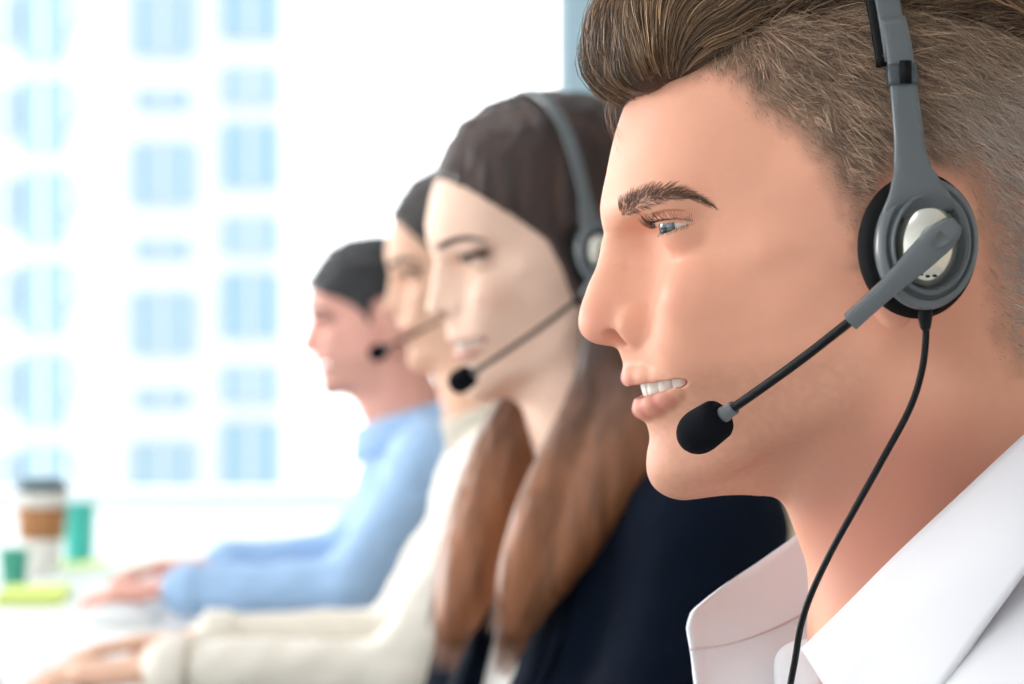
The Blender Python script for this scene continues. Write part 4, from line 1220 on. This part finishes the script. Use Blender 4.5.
# hair
HAm = Model()
FAb_ = FA.ops[0][1].ops[0][1]
FAb = lambda A: smax(FAb_(A), DOME(A), 10)
def hairA(P):
    C = r2.to_canon(P); A = np.stack([C[:, 0], np.abs(C[:, 1]), C[:, 2]], 1)
    d = FAb(A) - 2.5 - 6 * smoothstep(15, 80, C[:, 0]) - 2.5 * smoothstep(40, 100, C[:, 2]) - 1.0 * (vnoise(A * np.array([.3, 1, .5]), 9, 8) - .5)
    x = A[:, 0]; z = A[:, 2]
    line = np.interp(z, [-60, -20, 0, 15, 30, 45, 60, 75], [92, 84, 78, 68, 54, 40, 26, 12])
    d = smax(d, line - x, 7)
    return smax(d, -62 - z, 10)
HAm.add(Fn(hairA))
def L_(u, v, w, r): q = r2.px(u, v, w); return (q[0], q[1], q[2], r)
near = [L_(626, 250, 62, 24), L_(636, 330, 62, 30), L_(632, 400, 62, 32), L_(604, 452, 72, 32), L_(572, 505, 84, 28), L_(545, 555, 92, 21), L_(525, 600, 96, 13), L_(512, 640, 96, 5)]
near2 = [L_(612, 300, 66, 18), L_(606, 380, 68, 20), L_(582, 440, 78, 20), L_(550, 500, 90, 18), L_(524, 560, 96, 13), L_(510, 600, 98, 7)]
near3 = [L_(655, 380, 70, 30), L_(632, 440, 88, 26), L_(598, 495, 96, 20), L_(566, 550, 98, 12), L_(548, 590, 100, 5)]
far_ = [L_(600, 330, -60, 24), L_(550, 390, -46, 24), L_(518, 440, -36, 24), L_(498, 490, -24, 24), L_(482, 540, -12, 21), L_(466, 590, 0, 16), L_(452, 636, 6, 8)]
far2 = [L_(540, 400, -60, 18), L_(506, 450, -54, 20), L_(480, 510, -40, 18), L_(462, 560, -24, 14), L_(448, 600, -12, 8)]
back = [L_(660, 250, 0, 62), L_(690, 380, 0, 56), L_(700, 470, 0, 46), L_(705, 560, 0, 30)]
near, near2, near3, far_, far2 = [[tuple(q) for q in catmull(np.array(c_), 22)] for c_ in (near, near2, near3, far_, far2)]
HAm.chain(near, 16, flat=((.2, -1, .1), .75)); HAm.chain(near2, 10); HAm.chain(near3, 14); HAm.chain(far_, 16); HAm.chain(far2, 12); HAm.chain(back, 30)
def streak(P, s1, s2, seed): return vnoise(P * np.array([1, 1, .12]), s1, seed) * .6 + vnoise(P * np.array([1, 1, .08]), s2, seed + 1) * .4
HAf = Fn(lambda P: HAm(P) + 3.0 * (streak(P, 7, 3.5, 5) - .5))
V, Fc = polygonise(HAf, (-90, -170, -330), (330, 170, 210), 2.6, 1)
st_ = streak(V, 7, 3, 5); low = smoothstep(30, -150, V[:, 2])
colA = mixc(np.tile(lin((44, 30, 27)), (len(V), 1)), np.tile(lin((150, 96, 62)), (len(V), 1)), np.clip(low * .85 + .15 * (st_ - .3), 0, 1)) * (.55 + .95 * st_)[:, None]
hA = np_mesh('hair', r2.lw(V), Fc, M_HAIRMASS, pA, True, colA)
# loose strands along the locks
def lock_strands(chain, n, ext=30):
    C = np.array(chain); L = len(C); P = C[:, :3]; R = C[:, 3]
    T, N, B = frames(P, (0, -1, 0)); T = np.vstack([T[0], T[1:]])
    phi = rng.random(n) * 2 * np.pi; rho = .82 + .34 * rng.random(n); s0 = (rng.random(n) * .5); s1 = np.minimum(1, s0 + .35 + .65 * rng.random(n))
    out = np.zeros((n, 14, 3)); tt = np.linspace(0, 1, 14)
    for k, t in enumerate(tt):
        s = (s0 + (s1 - s0) * t) * (L - 1); i = np.clip(s.astype(int), 0, L - 2); f = (s - i)[:, None]
        c = P[i] * (1 - f) + P[i + 1] * f; r = (R[i] * (1 - f[:, 0]) + R[i + 1] * f[:, 0]) * rho + 1.5 * np.sin(t * 5 + phi * 3)
        ph = phi + .5 * (t - .5)
        out[:, k] = c + (N[i] * np.cos(ph)[:, None] + B[i] * np.sin(ph)[:, None]) * r[:, None]
    e = (s1 > .98)[:, None]; d = T[-1] * ext
    for k in range(9, 14): out[:, k] += e * d * ((k - 8) / 5.) * rng.random((n, 1))
    lowc = smoothstep(30, -150, out[:, 5, 2])[:, None]
    c = (lin((58, 38, 32)) * (1 - lowc) + lin((158, 104, 68)) * lowc) * (.5 + 1.1 * rng.random((n, 1)))
    return r2.lw(out.reshape(-1, 3)).reshape(out.shape), np.full(n, .32 * MM), c
add_strands('loose_strands', [lock_strands(c_, n_) for c_, n_ in ((near, 1500), (near2, 700), (near3, 800), (far_, 1000), (far2, 600))], hA)
# blouse and blazer
M_BLOUSE = mat('white_blouse', srgb(232, 228, 222), rough=.75, sheen=.2)
M_NAVY = mat('navy_wool', srgb(5, 15, 30), rough=.95, spec=.15, sheen=0, var=(60, .2))
bl_t, bz_t = tA.model(4), tA.model(11)
BL = Model(); BL.add(Fn(lambda P: bl_t(tA.loc(P)))); BL.add(Cap(tuple(nk0), tuple(tA.w((-40, 0, -90))), 49, 46), 10, 's')
V, Fc = polygonise(Fn(lambda P: BL(P) + woven(P, 3, 30, 2)), (-200, -240, -560), (330, 260, 0), 5, 1)
np_mesh('blouse', r2.lw(V), Fc, M_BLOUSE, pA)
BZ = Model(); BZ.add(Fn(lambda P: bz_t(tA.loc(P))))
for S, E, Wp in ((Sn, En, Wn), (Sf, Ef, Wf)):
    for o in arm_ops(S, E, Wp + (E - Wp) * .06, 9, .9): BZ.add(*o)
def opening(P):
    q = tA.loc(P); y = q[:, 1]; z = q[:, 2]; x = q[:, 0]
    wdt = np.interp(z, [-420, -330, -200, -60, 0, 40], [2, 14, 34, 52, 58, 62])
    return np.maximum(np.abs(y) - wdt, x - 12 - (z > -30) * 200)
BZ.add(Fn(opening), 5, 's'); BZ.add(Cap(tuple(nk0), tuple(nk1), 56, 60), 6, 's')
V, Fc = polygonise(Fn(lambda P: BZ(P) + woven(P, 5, 42, 12)), (-330, -290, -560), (360, 290, 20), 4.5, 1)
bz = np_mesh('blazer', r2.lw(V), Fc, M_NAVY, pA)
# lapels follow the opening
for sg in (-1, 1):
    zz = np.linspace(-30, -330, 24); inner = []; outer = []
    for z in zz:
        wd = np.interp(z, [-420, -330, -200, -60, 0, 40], [2, 14, 34, 52, 58, 62])
        for lst, y in ((inner, wd), (outer, wd + np.interp(z, [-330, -150, -60, -30], [2, 38, 30, 22]))):
            pts = np.array([(x, y * sg, z) for x in np.linspace(-110, 40, 60)]); dd = bz_t(pts); k = np.argmax(dd < 0) if (dd < 0).any() else 30
            lst.append(tA.w(pts[k] + np.array([-5.5, 0, 0])))
    G = np.stack([inner, (np.array(inner) + np.array(outer)) / 2 + np.array([-3, 0, 0]), outer], 1)
    V, Fc = grid_sheet(G, 3.5); poly_mesh('lapel', r2.lw(V), Fc, M_NAVY, bz)
legs(pA, r2, tA, 0, (30, 34, 46)); settle(pA)
def rig_headset(rig, name, label, yawx=0, mic=(6, 26, -66), sc=1.0):
    h = empty(name, tuple(rig.world([(104, -80, -6)])[0]), label, 'headset')
    w1 = lambda c: rig.world([c])[0]
    cup = w1((106, -79, -18)); up = w1((104, -79, 18)) - w1((106, -79, -18)); nv = w1((110, -110, -18)) - w1((106, -79, -18))
    fcup = w1((106, 79, -18)); fn = w1((110, 110, -18)) - fcup
    arc = [(106, -92, -10), (108, -91, 30), (109, -87, 58), (109, -77, 82), (107, -58, 103), (105, -30, 115), (104, 0, 118)]
    arc = arc + [(x, -y, z) for x, y, z in arc[:-1]][::-1]
    P = catmull(rig.world(arc), 80); c = w1((95, 0, 20)); N = P - c
    t = np.linspace(0, 1, 80); wd = np.interp(t, [0, .04, .1, .9, .96, 1], [24, 16, 10, 10, 16, 24]) * MM
    headset(h, cup, nv, up, [('headband', P, N, wd, np.full(80, 4 * MM), M_PLASTIC)], sc,
        (w1((120, -110, -8)), w1((84, -102, -46)), w1(mic)), dict(sag=.001, len=22, r=9.5), None, far_pad=(fcup, fn))
    settle(h); return h
rig_headset(r2, 'headset', 'grey headset with boom microphone worn by the long-haired woman in the navy blazer', mic=tuple(r2.to_canon(r2.px(476, 371, 44)[None])[0]))
# ------------------------------------------------------------------ the room
def boxes(name, L, matr, parent=None, bev=0):
    V = []; Fc = []
    for (x0, x1, y0, y1, z0, z1) in L:
        o = len(V); V += [(x, y, z) for x in (x0, x1) for y in (y0, y1) for z in (z0, z1)]
        Fc += [tuple(o + i for i in f) for f in ((0, 1, 3, 2), (4, 6, 7, 5), (0, 4, 5, 1), (2, 3, 7, 6), (0, 2, 6, 4), (1, 5, 7, 3))]
    ob = poly_mesh(name, V, Fc, matr, parent, False)
    if bev: bevel(ob, bev, 2)
    return ob
M_WALL = mat('wall_paint_blue_grey', srgb(176, 203, 216), rough=.9, bump=(200, .05, .001))
M_WHITE = mat('white_paint', srgb(240, 243, 245), rough=.6)
M_FLOOR = mat('grey_carpet_tile', srgb(200, 202, 204), rough=.95, var=(40, .12))
M_FRAME = mat('window_frame_grey', srgb(232, 238, 242), rough=.4)
s_ = lambda o: tag(o, kind='structure')
s_(boxes('floor', [(-6.5, 2.6, -2.5, 6.3, -.1, 0)], M_FLOOR))
s_(boxes('ceiling', [(-6.5, 2.6, -2.5, 6.3, 3.0, 3.1)], M_WHITE))
s_(boxes('wall_back', [(.13, 2.6, 6.0, 6.2, 0, 3), ], M_WALL))
s_(boxes('wall_back', [(-6.5, .13, 6.0, 6.2, 0, .70), (-6.5, .13, 6.0, 6.2, 2.9, 3)], M_WHITE))
s_(boxes('wall_front', [(-6.5, 2.6, -2.6, -2.5, 0, 3)], M_WHITE))
s_(boxes('wall_right', [(2.5, 2.6, -2.5, 6.0, 0, 3)], mat('wall_paint_warm', srgb(205, 196, 184), rough=.9)))
s_(boxes('trim_1', [(-6.4, .16, 5.80, 6.02, .70, .745)], M_WHITE, None, .004))
wn = boxes('window_1', [(.112, .13, 6.02, 6.14, .745, 2.9), (-6.4, .13, 6.02, 6.14, .745, .80), (-6.4, .13, 6.02, 6.14, 2.84, 2.9)] +
          [(x - .009, x + .009, 6.03, 6.13, .8, 2.84) for x in (-1.045, -2.5, -4.0, -5.5)], M_FRAME, None, .003)
s_(wn)
lw_ = boxes('window_2', [(-6.5, -6.4, y - .03, y + .03, .3, 2.9) for y in (-2.4, -.9, .6, 2.1, 3.6, 5.1, 6.1)] + [(-6.5, -6.4, -2.5, 6.2, .25, .32), (-6.5, -6.4, -2.5, 6.2, 2.86, 3.0)], M_FRAME)
s_(lw_)
s_(boxes('wall_left', [(-6.5, -6.4, -2.5, 6.2, 0, .25)], M_WHITE))
# ------------------------------------------------------------------ tower blocks outside
M_FAC = mat('pale_facade', srgb(172, 178, 182), rough=.8)
M_PANE = mat('pale_blue_glazing', srgb(122, 144, 155), rough=.35, spec=.6)
M_PANE2 = mat('cyan_glazing', srgb(112, 139, 152), rough=.35, spec=.6)
def tower(name, label, x0, x1, y, z0, z1, cols, floors, grp=None, recess=.25):
    r = empty(name, ((x0 + x1) / 2, y, z0), label, 'building', grp)
    boxes('facade', [(x0, x1, y + .3, y + 4, z0, z1)], M_FAC, r)
    n = int((z1 - z0) / floors)
    for (a, b, hgt, base, mt, every) in cols:
        for k in range(n):
            zz = z0 + k * floors + base
            if every and (k % every): continue
            wv = boxes('window', [(a, b, y + .12, y + .34, zz, zz + hgt)], mt, r)
            boxes('mullion', [((a + b) / 2 - .05, (a + b) / 2 + .05, y + .06, y + .14, zz, zz + hgt)], M_FAC, wv)
    settle(r); return r
def bx(u, Y): return (u - 512) / FPX * Y
def bz_(v, Y): return CZ + (342 - v) / FPX * Y
Y = 60.
fl = 150 / FPX * Y
tower('office_tower', 'middle pale tower outside the window with one column of pale blue windows', bx(108, Y), bx(213, Y), Y, bz_(342, Y) - 8 * fl - .28, bz_(342, Y) + 8 * fl,
      [(bx(132, Y), bx(192, Y), 60 / FPX * Y, 0, M_PANE, 0), (bx(136, Y), bx(188, Y), 16 / FPX * Y, 96 / FPX * Y, M_PANE, 0)], fl)
tower('apartment_tower', 'slender tower right of the others outside the window, next to open white sky', bx(213, Y), bx(281, Y), Y, bz_(342, Y) - 8 * fl, bz_(342, Y) + 8 * fl,
      [(bx(222, Y), bx(278, Y), 62 / FPX * Y, 6 / FPX * Y, M_PANE2, 0), (bx(222, Y), bx(278, Y), 34 / FPX * Y, 90 / FPX * Y, M_PANE, 0)], fl / 1.0)
Y = 48.; f2 = 92 / FPX * Y
tower('glass_tower', 'leftmost of the three towers, rows of blue windows at the left edge', bx(-120, Y), bx(84, Y), Y, bz_(342, Y) - 12 * f2, bz_(342, Y) + 12 * f2,
      [(bx(20, Y), bx(62, Y), 70 / FPX * Y, 8 / FPX * Y, M_PANE2, 0), (bx(-8, Y), bx(14, Y), 46 / FPX * Y, 24 / FPX * Y, M_PANE, 0), (bx(62, Y), bx(76, Y), 30 / FPX * Y, 40 / FPX * Y, M_PANE, 0)], f2)
gr = tag(boxes('outside_ground', [(-60, 40, 30, 120, -60, -30)], mat('paving_outside', srgb(190, 195, 196), rough=.9)), kind='structure')
# ------------------------------------------------------------------ desk and what stands on it
TZ = .775
M_DESK = mat('white_laminate', srgb(236, 238, 236), rough=.35)
dk = empty('desk', (-1.2, 3.0, 0), 'long white desk that the row of colleagues sits along', 'desk')
boxes('desk_top', [(-1.75, -.36, .2, 5.3, TZ - .03, TZ)], M_DESK, dk, .004)
legs(man, MAN_LEGS[0], MAN_LEGS[1], 0, (44, 46, 54)); settle(man)
for (x, y) in ((-1.65, .3), (-.46, .3), (-1.65, 5.2), (-.46, 5.2), (-1.65, 2.7), (-.46, 2.7)):
    boxes('leg', [(x - .03, x + .03, y - .03, y + .03, 0, TZ - .03)], M_FRAME, dk, .004)
settle(dk)
def cup_obj(name, label, cat, u, Y, r0, r1, h, m_body, lid=None, sleeve=None):
    x = bx(u, Y); e = empty(name, (x, Y, TZ), label, cat)
    V, Fc = lathe([(1e-5, .001), (r0 * .96, .001), (r0, .004), (r1, h), (r1 + .002, h + .001), (r1 + .002, h + .004), (r1 - .002, h + .003), (r1 - .004, h - .004), (1e-5, h - .004)], 40, (x, Y, TZ))
    poly_mesh('cup_body', V, Fc, m_body, e)
    if lid:
        V, Fc = lathe([(r1 - .006, h - .002), (r1 + .004, h - .002), (r1 + .004, h + .006), (r1 - .001, h + .009), (r1 - .004, h + .016), (r1 - .008, h + .018), (r1 - .010, h + .013), (1e-5, h + .013)], 40, (x, Y, TZ))
        poly_mesh('lid', V, Fc, lid, e)
    if sleeve:
        a, b, ms = sleeve; ra = r0 + (r1 - r0) * a; rb = r0 + (r1 - r0) * b
        V, Fc = lathe([(ra, h * a), (ra + .0022, h * a), (rb + .0022, h * b), (rb, h * b)], 40, (x, Y, TZ))
        poly_mesh('sleeve', V, Fc, ms, e)
    settle(e)
cup_obj('paper_cup', 'white paper coffee cup with brown cardboard sleeve and dark lid on the desk', 'cup', 42, 4.1, .030, .043, .142, mat('white_paper', srgb(238, 234, 226), rough=.7), mat('dark_lid', srgb(70, 90, 96), rough=.4), (.42, .80, mat('kraft_card', srgb(176, 122, 78), rough=.85)))
cup_obj('tumbler', 'teal plastic tumbler just right of the coffee cup', 'cup', 79, 4.3, .024, .029, .102, mat('teal_plastic', srgb(70, 196, 186), rough=.3))
cup_obj('pot', 'low green pot at the left edge of the photo, beside the coffee cup', 'pot', 14, 3.9, .020, .024, .055, mat('green_plastic', srgb(70, 165, 140), rough=.4))
def pad(name, label, cat, u, v, Y, a, b, h, matr, rot=0):
    x = bx(u, Y); V = []
    o = boxes(name, [(-a / 2, a / 2, -b / 2, b / 2, 0, h)], matr, None, .0015); o.location = (x, Y, TZ); o.rotation_euler[2] = rot
    tag(o, label, cat); return o
pad('sticky_notes', 'lime green block of sticky notes in front of the coffee cup', 'sticky notes', 34, 0, 3.68, .10, .16, .016, mat('lime_paper', srgb(214, 232, 120), rough=.8), .1)
pad('sticky_notes', 'small yellow-green note pad at the foot of the teal tumbler', 'sticky notes', 84, 0, 4.16, .075, .075, .012, mat('yellow_paper', srgb(206, 236, 70), rough=.8), .3)
pad('notebook', 'pale notebook with a green edge lying between the cups and the hands', 'notebook', 122, 0, 4.2, .15, .30, .010, mat('pale_cover', srgb(228, 240, 226), rough=.6), -.2)
# cabinet against the back wall
cb = empty('cabinet', (.9, 5.7, 0), 'beige wooden cabinet against the back wall, seen between the blazer and the man', 'cabinet')
M_OAK = mat('beige_wood', srgb(206, 186, 160), rough=.55, var=(14, .12))
boxes('carcass', [(.60, 1.5, 5.55, 5.98, .0, 1.15)], M_OAK, cb, .004)
for k in (0, 1):
    d = boxes('door', [(.61 + .445 * k, 1.045 + .445 * k, 5.53, 5.552, .06, 1.12)], M_OAK, cb, .003)
    boxes('handle', [(1.0 + .06 * k, 1.012 + .06 * k, 5.51, 5.53, .5, .66)], M_FRAME, d, .002)
settle(cb)
# ------------------------------------------------------------------ third: woman in a cream blouse, fourth: man in a blue shirt
def colleague(D, anchor_c, anchor, tilt, yaw, scale, face, base, tyaw, lean, fem, arms, k, skin, lip, hairc, line, thick, cloth_mat, cloth_name, label, cuffs, stub=None, bun=None, hmax=-30, legc=(50, 52, 60), curl=(.5, .5)):
    rg = Rig(D, anchor_c, anchor, tilt, yaw, scale)
    T = Torso(rg.px(*base), tyaw, lean, fem, k)
    root = empty('person', tuple(rg.lw(np.array([T.b[0] + 40, 0, -CZ * 1000]))), label, 'person')
    Fm = Model(sym=True); head_ops(Fm, face)
    fb0_ = Fm.ops[0][1].ops[0][1]; fb_ = lambda A: smax(fb0_(A), DOME(A), 10)
    B = Model(); B.add(Fn(lambda P: Fm(rg.to_canon(P))))
    nk0 = rg.to_local([(80 if fem else 86, 0, -58 if fem else -52)])[0]; nk1 = T.w((22, 0, -15)); nr = (48, 53) if fem else (58, 63)
    B.add(Cap(tuple(nk0), tuple(nk1), *nr), 16); tm = T.model(-4); B.add(Fn(lambda P: tm(T.loc(P))), 26)
    aa = []
    for i, (el, wr, hd, sg) in enumerate(arms):
        S = T.w((32, (-138 if fem else -158) * sg, -50)); E = rg.px(*el); Wp = rg.px(*wr); aa.append((S, E, Wp))
        for o in arm_ops(S, E, Wp, -6, .9 if fem else 1.0): B.add(*o)
        for o in hand_ops(Wp, hd, (0, .1 * sg, -1), (0, sg, 0), .9 if fem else 1.0, curl[i]): B.add(*o)
    lo = np.array([-560., -280, -600]); hi = np.array([T.b[0] + 260, 300, 60])
    lo[0] = min(a[2][0] for a in aa) - 220; top = rg.to_local([(100, 0, 125)])[0][2] + 10
    hi[2] = top
    V, Fq = polygonise(B, lo, hi, 4.0, 2)
    ton = skin_tone(rg.to_canon(V), skin, lip, UL, LL, None, tints=[((33, 36, 2), (12, 20, 8), tuple(c * .42 for c in skin), .85)], stub=stub)
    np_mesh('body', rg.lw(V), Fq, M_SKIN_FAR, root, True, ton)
    for s in (-1, 1): eyeball(root, rg.world, EYE * np.array([1, s, 1]), ER, 8 * -s, -12, (60, 45, 35))
    brow(rg, root, Fm, hairc, 4.2); lashline(rg, root, Fm)
    def hf(P):
        C = rg.to_canon(P); A = np.stack([C[:, 0], np.abs(C[:, 1]), C[:, 2]], 1)
        d = fb_(A) - thick[0] - (thick[1] - thick[0]) * smoothstep(35, 75, C[:, 2]) - 2.5 * (vnoise(A * np.array([.4, 1, .6]), 8, 8) - .5)
        d = smax(d, np.interp(A[:, 2], line[0], line[1]) - A[:, 0], 5)
        ear = np.hypot((A[:, 0] - 106) / 16, (A[:, 2] + 6) / 26) - 1
        if not fem: d = smax(d, -ear * 16, 4)
        return smax(d, hmax - C[:, 2], 10)
    Hm = Model(); Hm.add(Fn(hf))
    if bun: q = rg.to_local([bun[:3]])[0]; Hm.add(Ell(tuple(q), (bun[3],) * 3), 12)
    V, Fc = polygonise(Hm, rg.to_local([(95, 0, 25)])[0] - 190, rg.to_local([(95, 0, 25)])[0] + 190, 4.0, 1)
    ch = np.tile(lin(hairc), (len(V), 1)) * (.6 + .9 * vnoise(V * np.array([.5, 1, .5]), 6, 3))[:, None]
    np_mesh('hair', rg.lw(V), Fc, M_HAIRMASS, root, True, ch)
    # top
    tc = T.model(6); CM = Model(); CM.add(Fn(lambda P: tc(T.loc(P))))
    for S, E, Wp in aa:
        for o in arm_ops(S, E, Wp + (E - Wp) * .07, 7, .9 if fem else 1.0): CM.add(*o)
    CM.add(Cap(tuple(nk0), tuple(nk1 + (T.w((0, 0, -30)) - T.w((0, 0, 0)))), nr[0] + 4, nr[1]), 8, 's')
    V, Fc = polygonise(Fn(lambda P: CM(P) + woven(P, 7, 38, 12) + 3 * (vnoise(P * np.array([.5, 1, 1.3]), 16, 33) - .5)), lo + np.array([60, -20, 0]), np.array([hi[0], 320, T.b[2] + 60]), 5.0, 1)
    cl = np_mesh(cloth_name, rg.lw(V), Fc, cloth_mat, root)
    for S, E, Wp in aa:
        c = Wp + (E - Wp) * .07; ax = (Wp - E) / np.linalg.norm(Wp - E)
        V, Fc = lathe([(28, -26), (37, -26), (38.5, -22), (38.5, 5), (36.5, 8), (28, 8)], 28, Vector(c), Vector(ax))
        cf = poly_mesh('cuff', rg.lw(np.array([tuple(v) for v in V])), Fc, cloth_mat, cl)
    # collar: a folded band around the neck
    th = np.linspace(-math.radians(150), math.radians(150), 50); R0 = nr[1] + 7; rows = []
    for f, (rr, zz) in enumerate(((0, 8), (1, 36), (5, 40), (12, 30), (20, 6), (22, -6))):
        ring = []
        for a in th:
            fr = abs(a) / math.radians(150); r_ = R0 + rr + (8 * fr if f > 2 else 0)
            ring.append(T.w((22 + math.cos(a) * r_ * 1.04 - (12 * fr ** 3 if f > 2 else 0), math.sin(a) * r_ * .96, zz - 26 * fr ** 1.5 - (14 * fr ** 6 if f > 3 else 0))))
        rows.append(ring)
    if fem: rows = [r_ for r_ in rows[:3]]
    V, Fc = grid_sheet(np.array(rows), 2.4); poly_mesh('collar', rg.lw(V), Fc, cloth_mat, cl)
    legs(root, rg, T, 0, legc)
    settle(root); return rg, root, aa
M_CREAM = mat('cream_blouse', srgb(232, 225, 212), rough=.8, sheen=.3)
M_BLUE = mat('light_blue_shirt', srgb(162, 194, 230), rough=.8, sheen=.2)
line_f = ([-60, -20, 0, 15, 30, 45, 60, 75], [90, 80, 72, 60, 46, 34, 24, 12])
line_m = ([-40, -20, 0, 15, 28, 40, 55, 62, 80], [95, 90, 80, 68, 50, 24, 4, 0, 0])
r3, p3, a3_ = colleague(2700, (0, 0, 10), (387, 271, 0), 12, 3, .98, FACE_F, (474, 430, 0), 4, 10, True,
    [((405, 676, 185), (150, 672, 150), (-1, .12, -.02), 1), ((400, 640, -185), (196, 642, -140), (-1, -.1, -.02), -1)], 1.0,
    (230, 184, 158), (196, 106, 98), (44, 36, 34), line_f, (4, 8), M_CREAM, 'blouse',
    'woman in a cream blouse with dark pinned-up hair, mostly hidden behind the long-haired woman', None, bun=(196, 0, 30, 34), curl=(.5, .35))
r4, p4, a4_ = colleague(3550, (24, -32, 0), (325, 321, 32), 9, 4, 1.0, FACE_N, (402, 428, 0), 4, 7, False,
    [((350, 592, 205), (172, 590, 160), (-1, .1, -.05), 1), ((345, 556, -205), (214, 566, -150), (-1, -.12, -.02), -1)], 1.0,
    (228, 168, 152), (190, 110, 104), (34, 33, 36), line_m, (4, 9), M_BLUE, 'shirt',
    'man with short dark hair in a light blue shirt, farthest person in the row', None, stub=man_stub, curl=(.95, .5))
mc = r3.to_canon(r3.px(378, 355, 40)[None])[0]
rig_headset(r3, 'headset', 'headset with small black microphone worn by the woman in the cream blouse', mic=tuple(mc + np.array([12, 0, 6])))
# keyboards and mouse
M_KEY = mat('white_keys', srgb(236, 238, 240), rough=.5); M_KB = mat('silver_case', srgb(205, 210, 214), rough=.35, metal=.3)
def keyboard(label, x, y, grp=None):
    e = empty('keyboard', (x, y, TZ), label, 'keyboard')
    boxes('case', [(x - .06, x + .06, y - .21, y + .21, TZ, TZ + .012)], M_KB, e, .003)
    for i in range(5):
        L = []
        for j in range(14):
            L.append((x - .052 + i * .0212, x - .052 + i * .0212 + .018, y - .2 + j * .0288, y - .2 + j * .0288 + .025, TZ + .012, TZ + .017))
        boxes('key_row', L, M_KEY, e)
    settle(e)
w3 = r3.lw(a3_[0][2]); w4 = r4.lw(a4_[0][2])
keyboard('slim white keyboard under the hands of the woman in the cream blouse', w3[0] - .13, 2.70)
keyboard('slim white keyboard in front of the man in the blue shirt', w4[0] - .09, 3.66)
ms = empty('computer_mouse', (w4[0] - .09, w4[1], TZ), 'white computer mouse under the curled hand of the man in the blue shirt', 'mouse')
Mm = Model(); Mm.add(Ell((0, 0, 4), (58, 32, 26))); Mm.add(Half((0, 0, 0), (0, 0, -1)), 3, 'i')
V, Fc = polygonise(Mm, (-70, -45, -10), (70, 45, 45), 3, 1)
np_mesh('mouse_body', V * MM + np.array([w4[0] - .07, w4[1] - .02, TZ]), Fc, M_KEY, ms)
V, Fc = lathe([(1e-5, -.003), (.008, -.003), (.009, 0), (.008, .003), (1e-5, .003)], 20, (w4[0] - .105, w4[1] - .02, TZ + .023), (0, 1, 0))
poly_mesh('scroll_wheel', V, Fc, M_KB, ms); settle(ms)
x = bx(16, 2.75)
V, Fc = lathe([(1e-5, -.07), (.001, -.07), (.004, -.058), (.0045, .06), (.003, .066), (1e-5, .066)], 14, (x, 2.75, TZ + .0055), (1, .25, 0))
tag(poly_mesh('pen', V, Fc, mat('brown_pen', srgb(150, 110, 80), rough=.4)), 'thin brown pen lying by the fingertips at the left edge', 'pen')
sc = bpy.context.scene
sc.view_settings.view_transform = 'Standard'; sc.view_settings.look = 'None'; sc.view_settings.gamma = 1; sc.view_settings.exposure = 0.05
sc.view_settings.use_curve_mapping = False
try:
    sc.cycles.use_denoising = True; sc.cycles.max_bounces = 8
except Exception: pass
w = bpy.data.worlds.new('sky'); sc.world = w; w.use_nodes = True
w.node_tree.nodes['Background'].inputs[0].default_value = (.96, .985, 1.0, 1); w.node_tree.nodes['Background'].inputs[1].default_value = 3.4
def area(name, loc, to, size, power, col=(1, 1, 1)):
    L = bpy.data.lights.new(name, 'AREA'); L.energy = power; L.size = size; L.color = col
    o = bpy.data.objects.new(name, L); COL.objects.link(o); o.location = loc
    o.rotation_euler = (Vector(to) - Vector(loc)).to_track_quat('-Z', 'Y').to_euler(); return o
area('overhead_fill', (-.75, -.35, 2.92), (-.75, -.35, 0), 1.0, 9, (1, .96, .92)); area('overhead_fill', (-.9, 1.9, 2.92), (-.9, 1.9, 0), 1.0, 11, (1, .97, .94)); area('overhead_fill', (-1.0, 3.6, 2.92), (-1.0, 3.6, 0), 1.0, 7, (1, .97, .94))  # unseen overhead fill lamps, added to brighten cheeks and faces
L = bpy.data.lights.new('window_sun', 'SUN'); L.energy = 2.6; L.angle = math.radians(24); L.color = (1, .98, .95)
o = bpy.data.objects.new('window_sun', L); COL.objects.link(o); o.rotation_euler = Vector((.8, -.5, -.17)).to_track_quat('-Z', 'Y').to_euler()
cam = bpy.data.cameras.new('camera'); co = bpy.data.objects.new('camera', cam); COL.objects.link(co); sc.camera = co
cam.sensor_width = 36; cam.lens = FPX / 1024 * 36; cam.clip_end = 400; cam.clip_start = .05
co.location = (0, 0, CZ); co.rotation_euler = (math.pi / 2, 0, 0)
cam.dof.use_dof = True; cam.dof.focus_distance = .955; cam.dof.aperture_fstop = cam.lens / 9.2
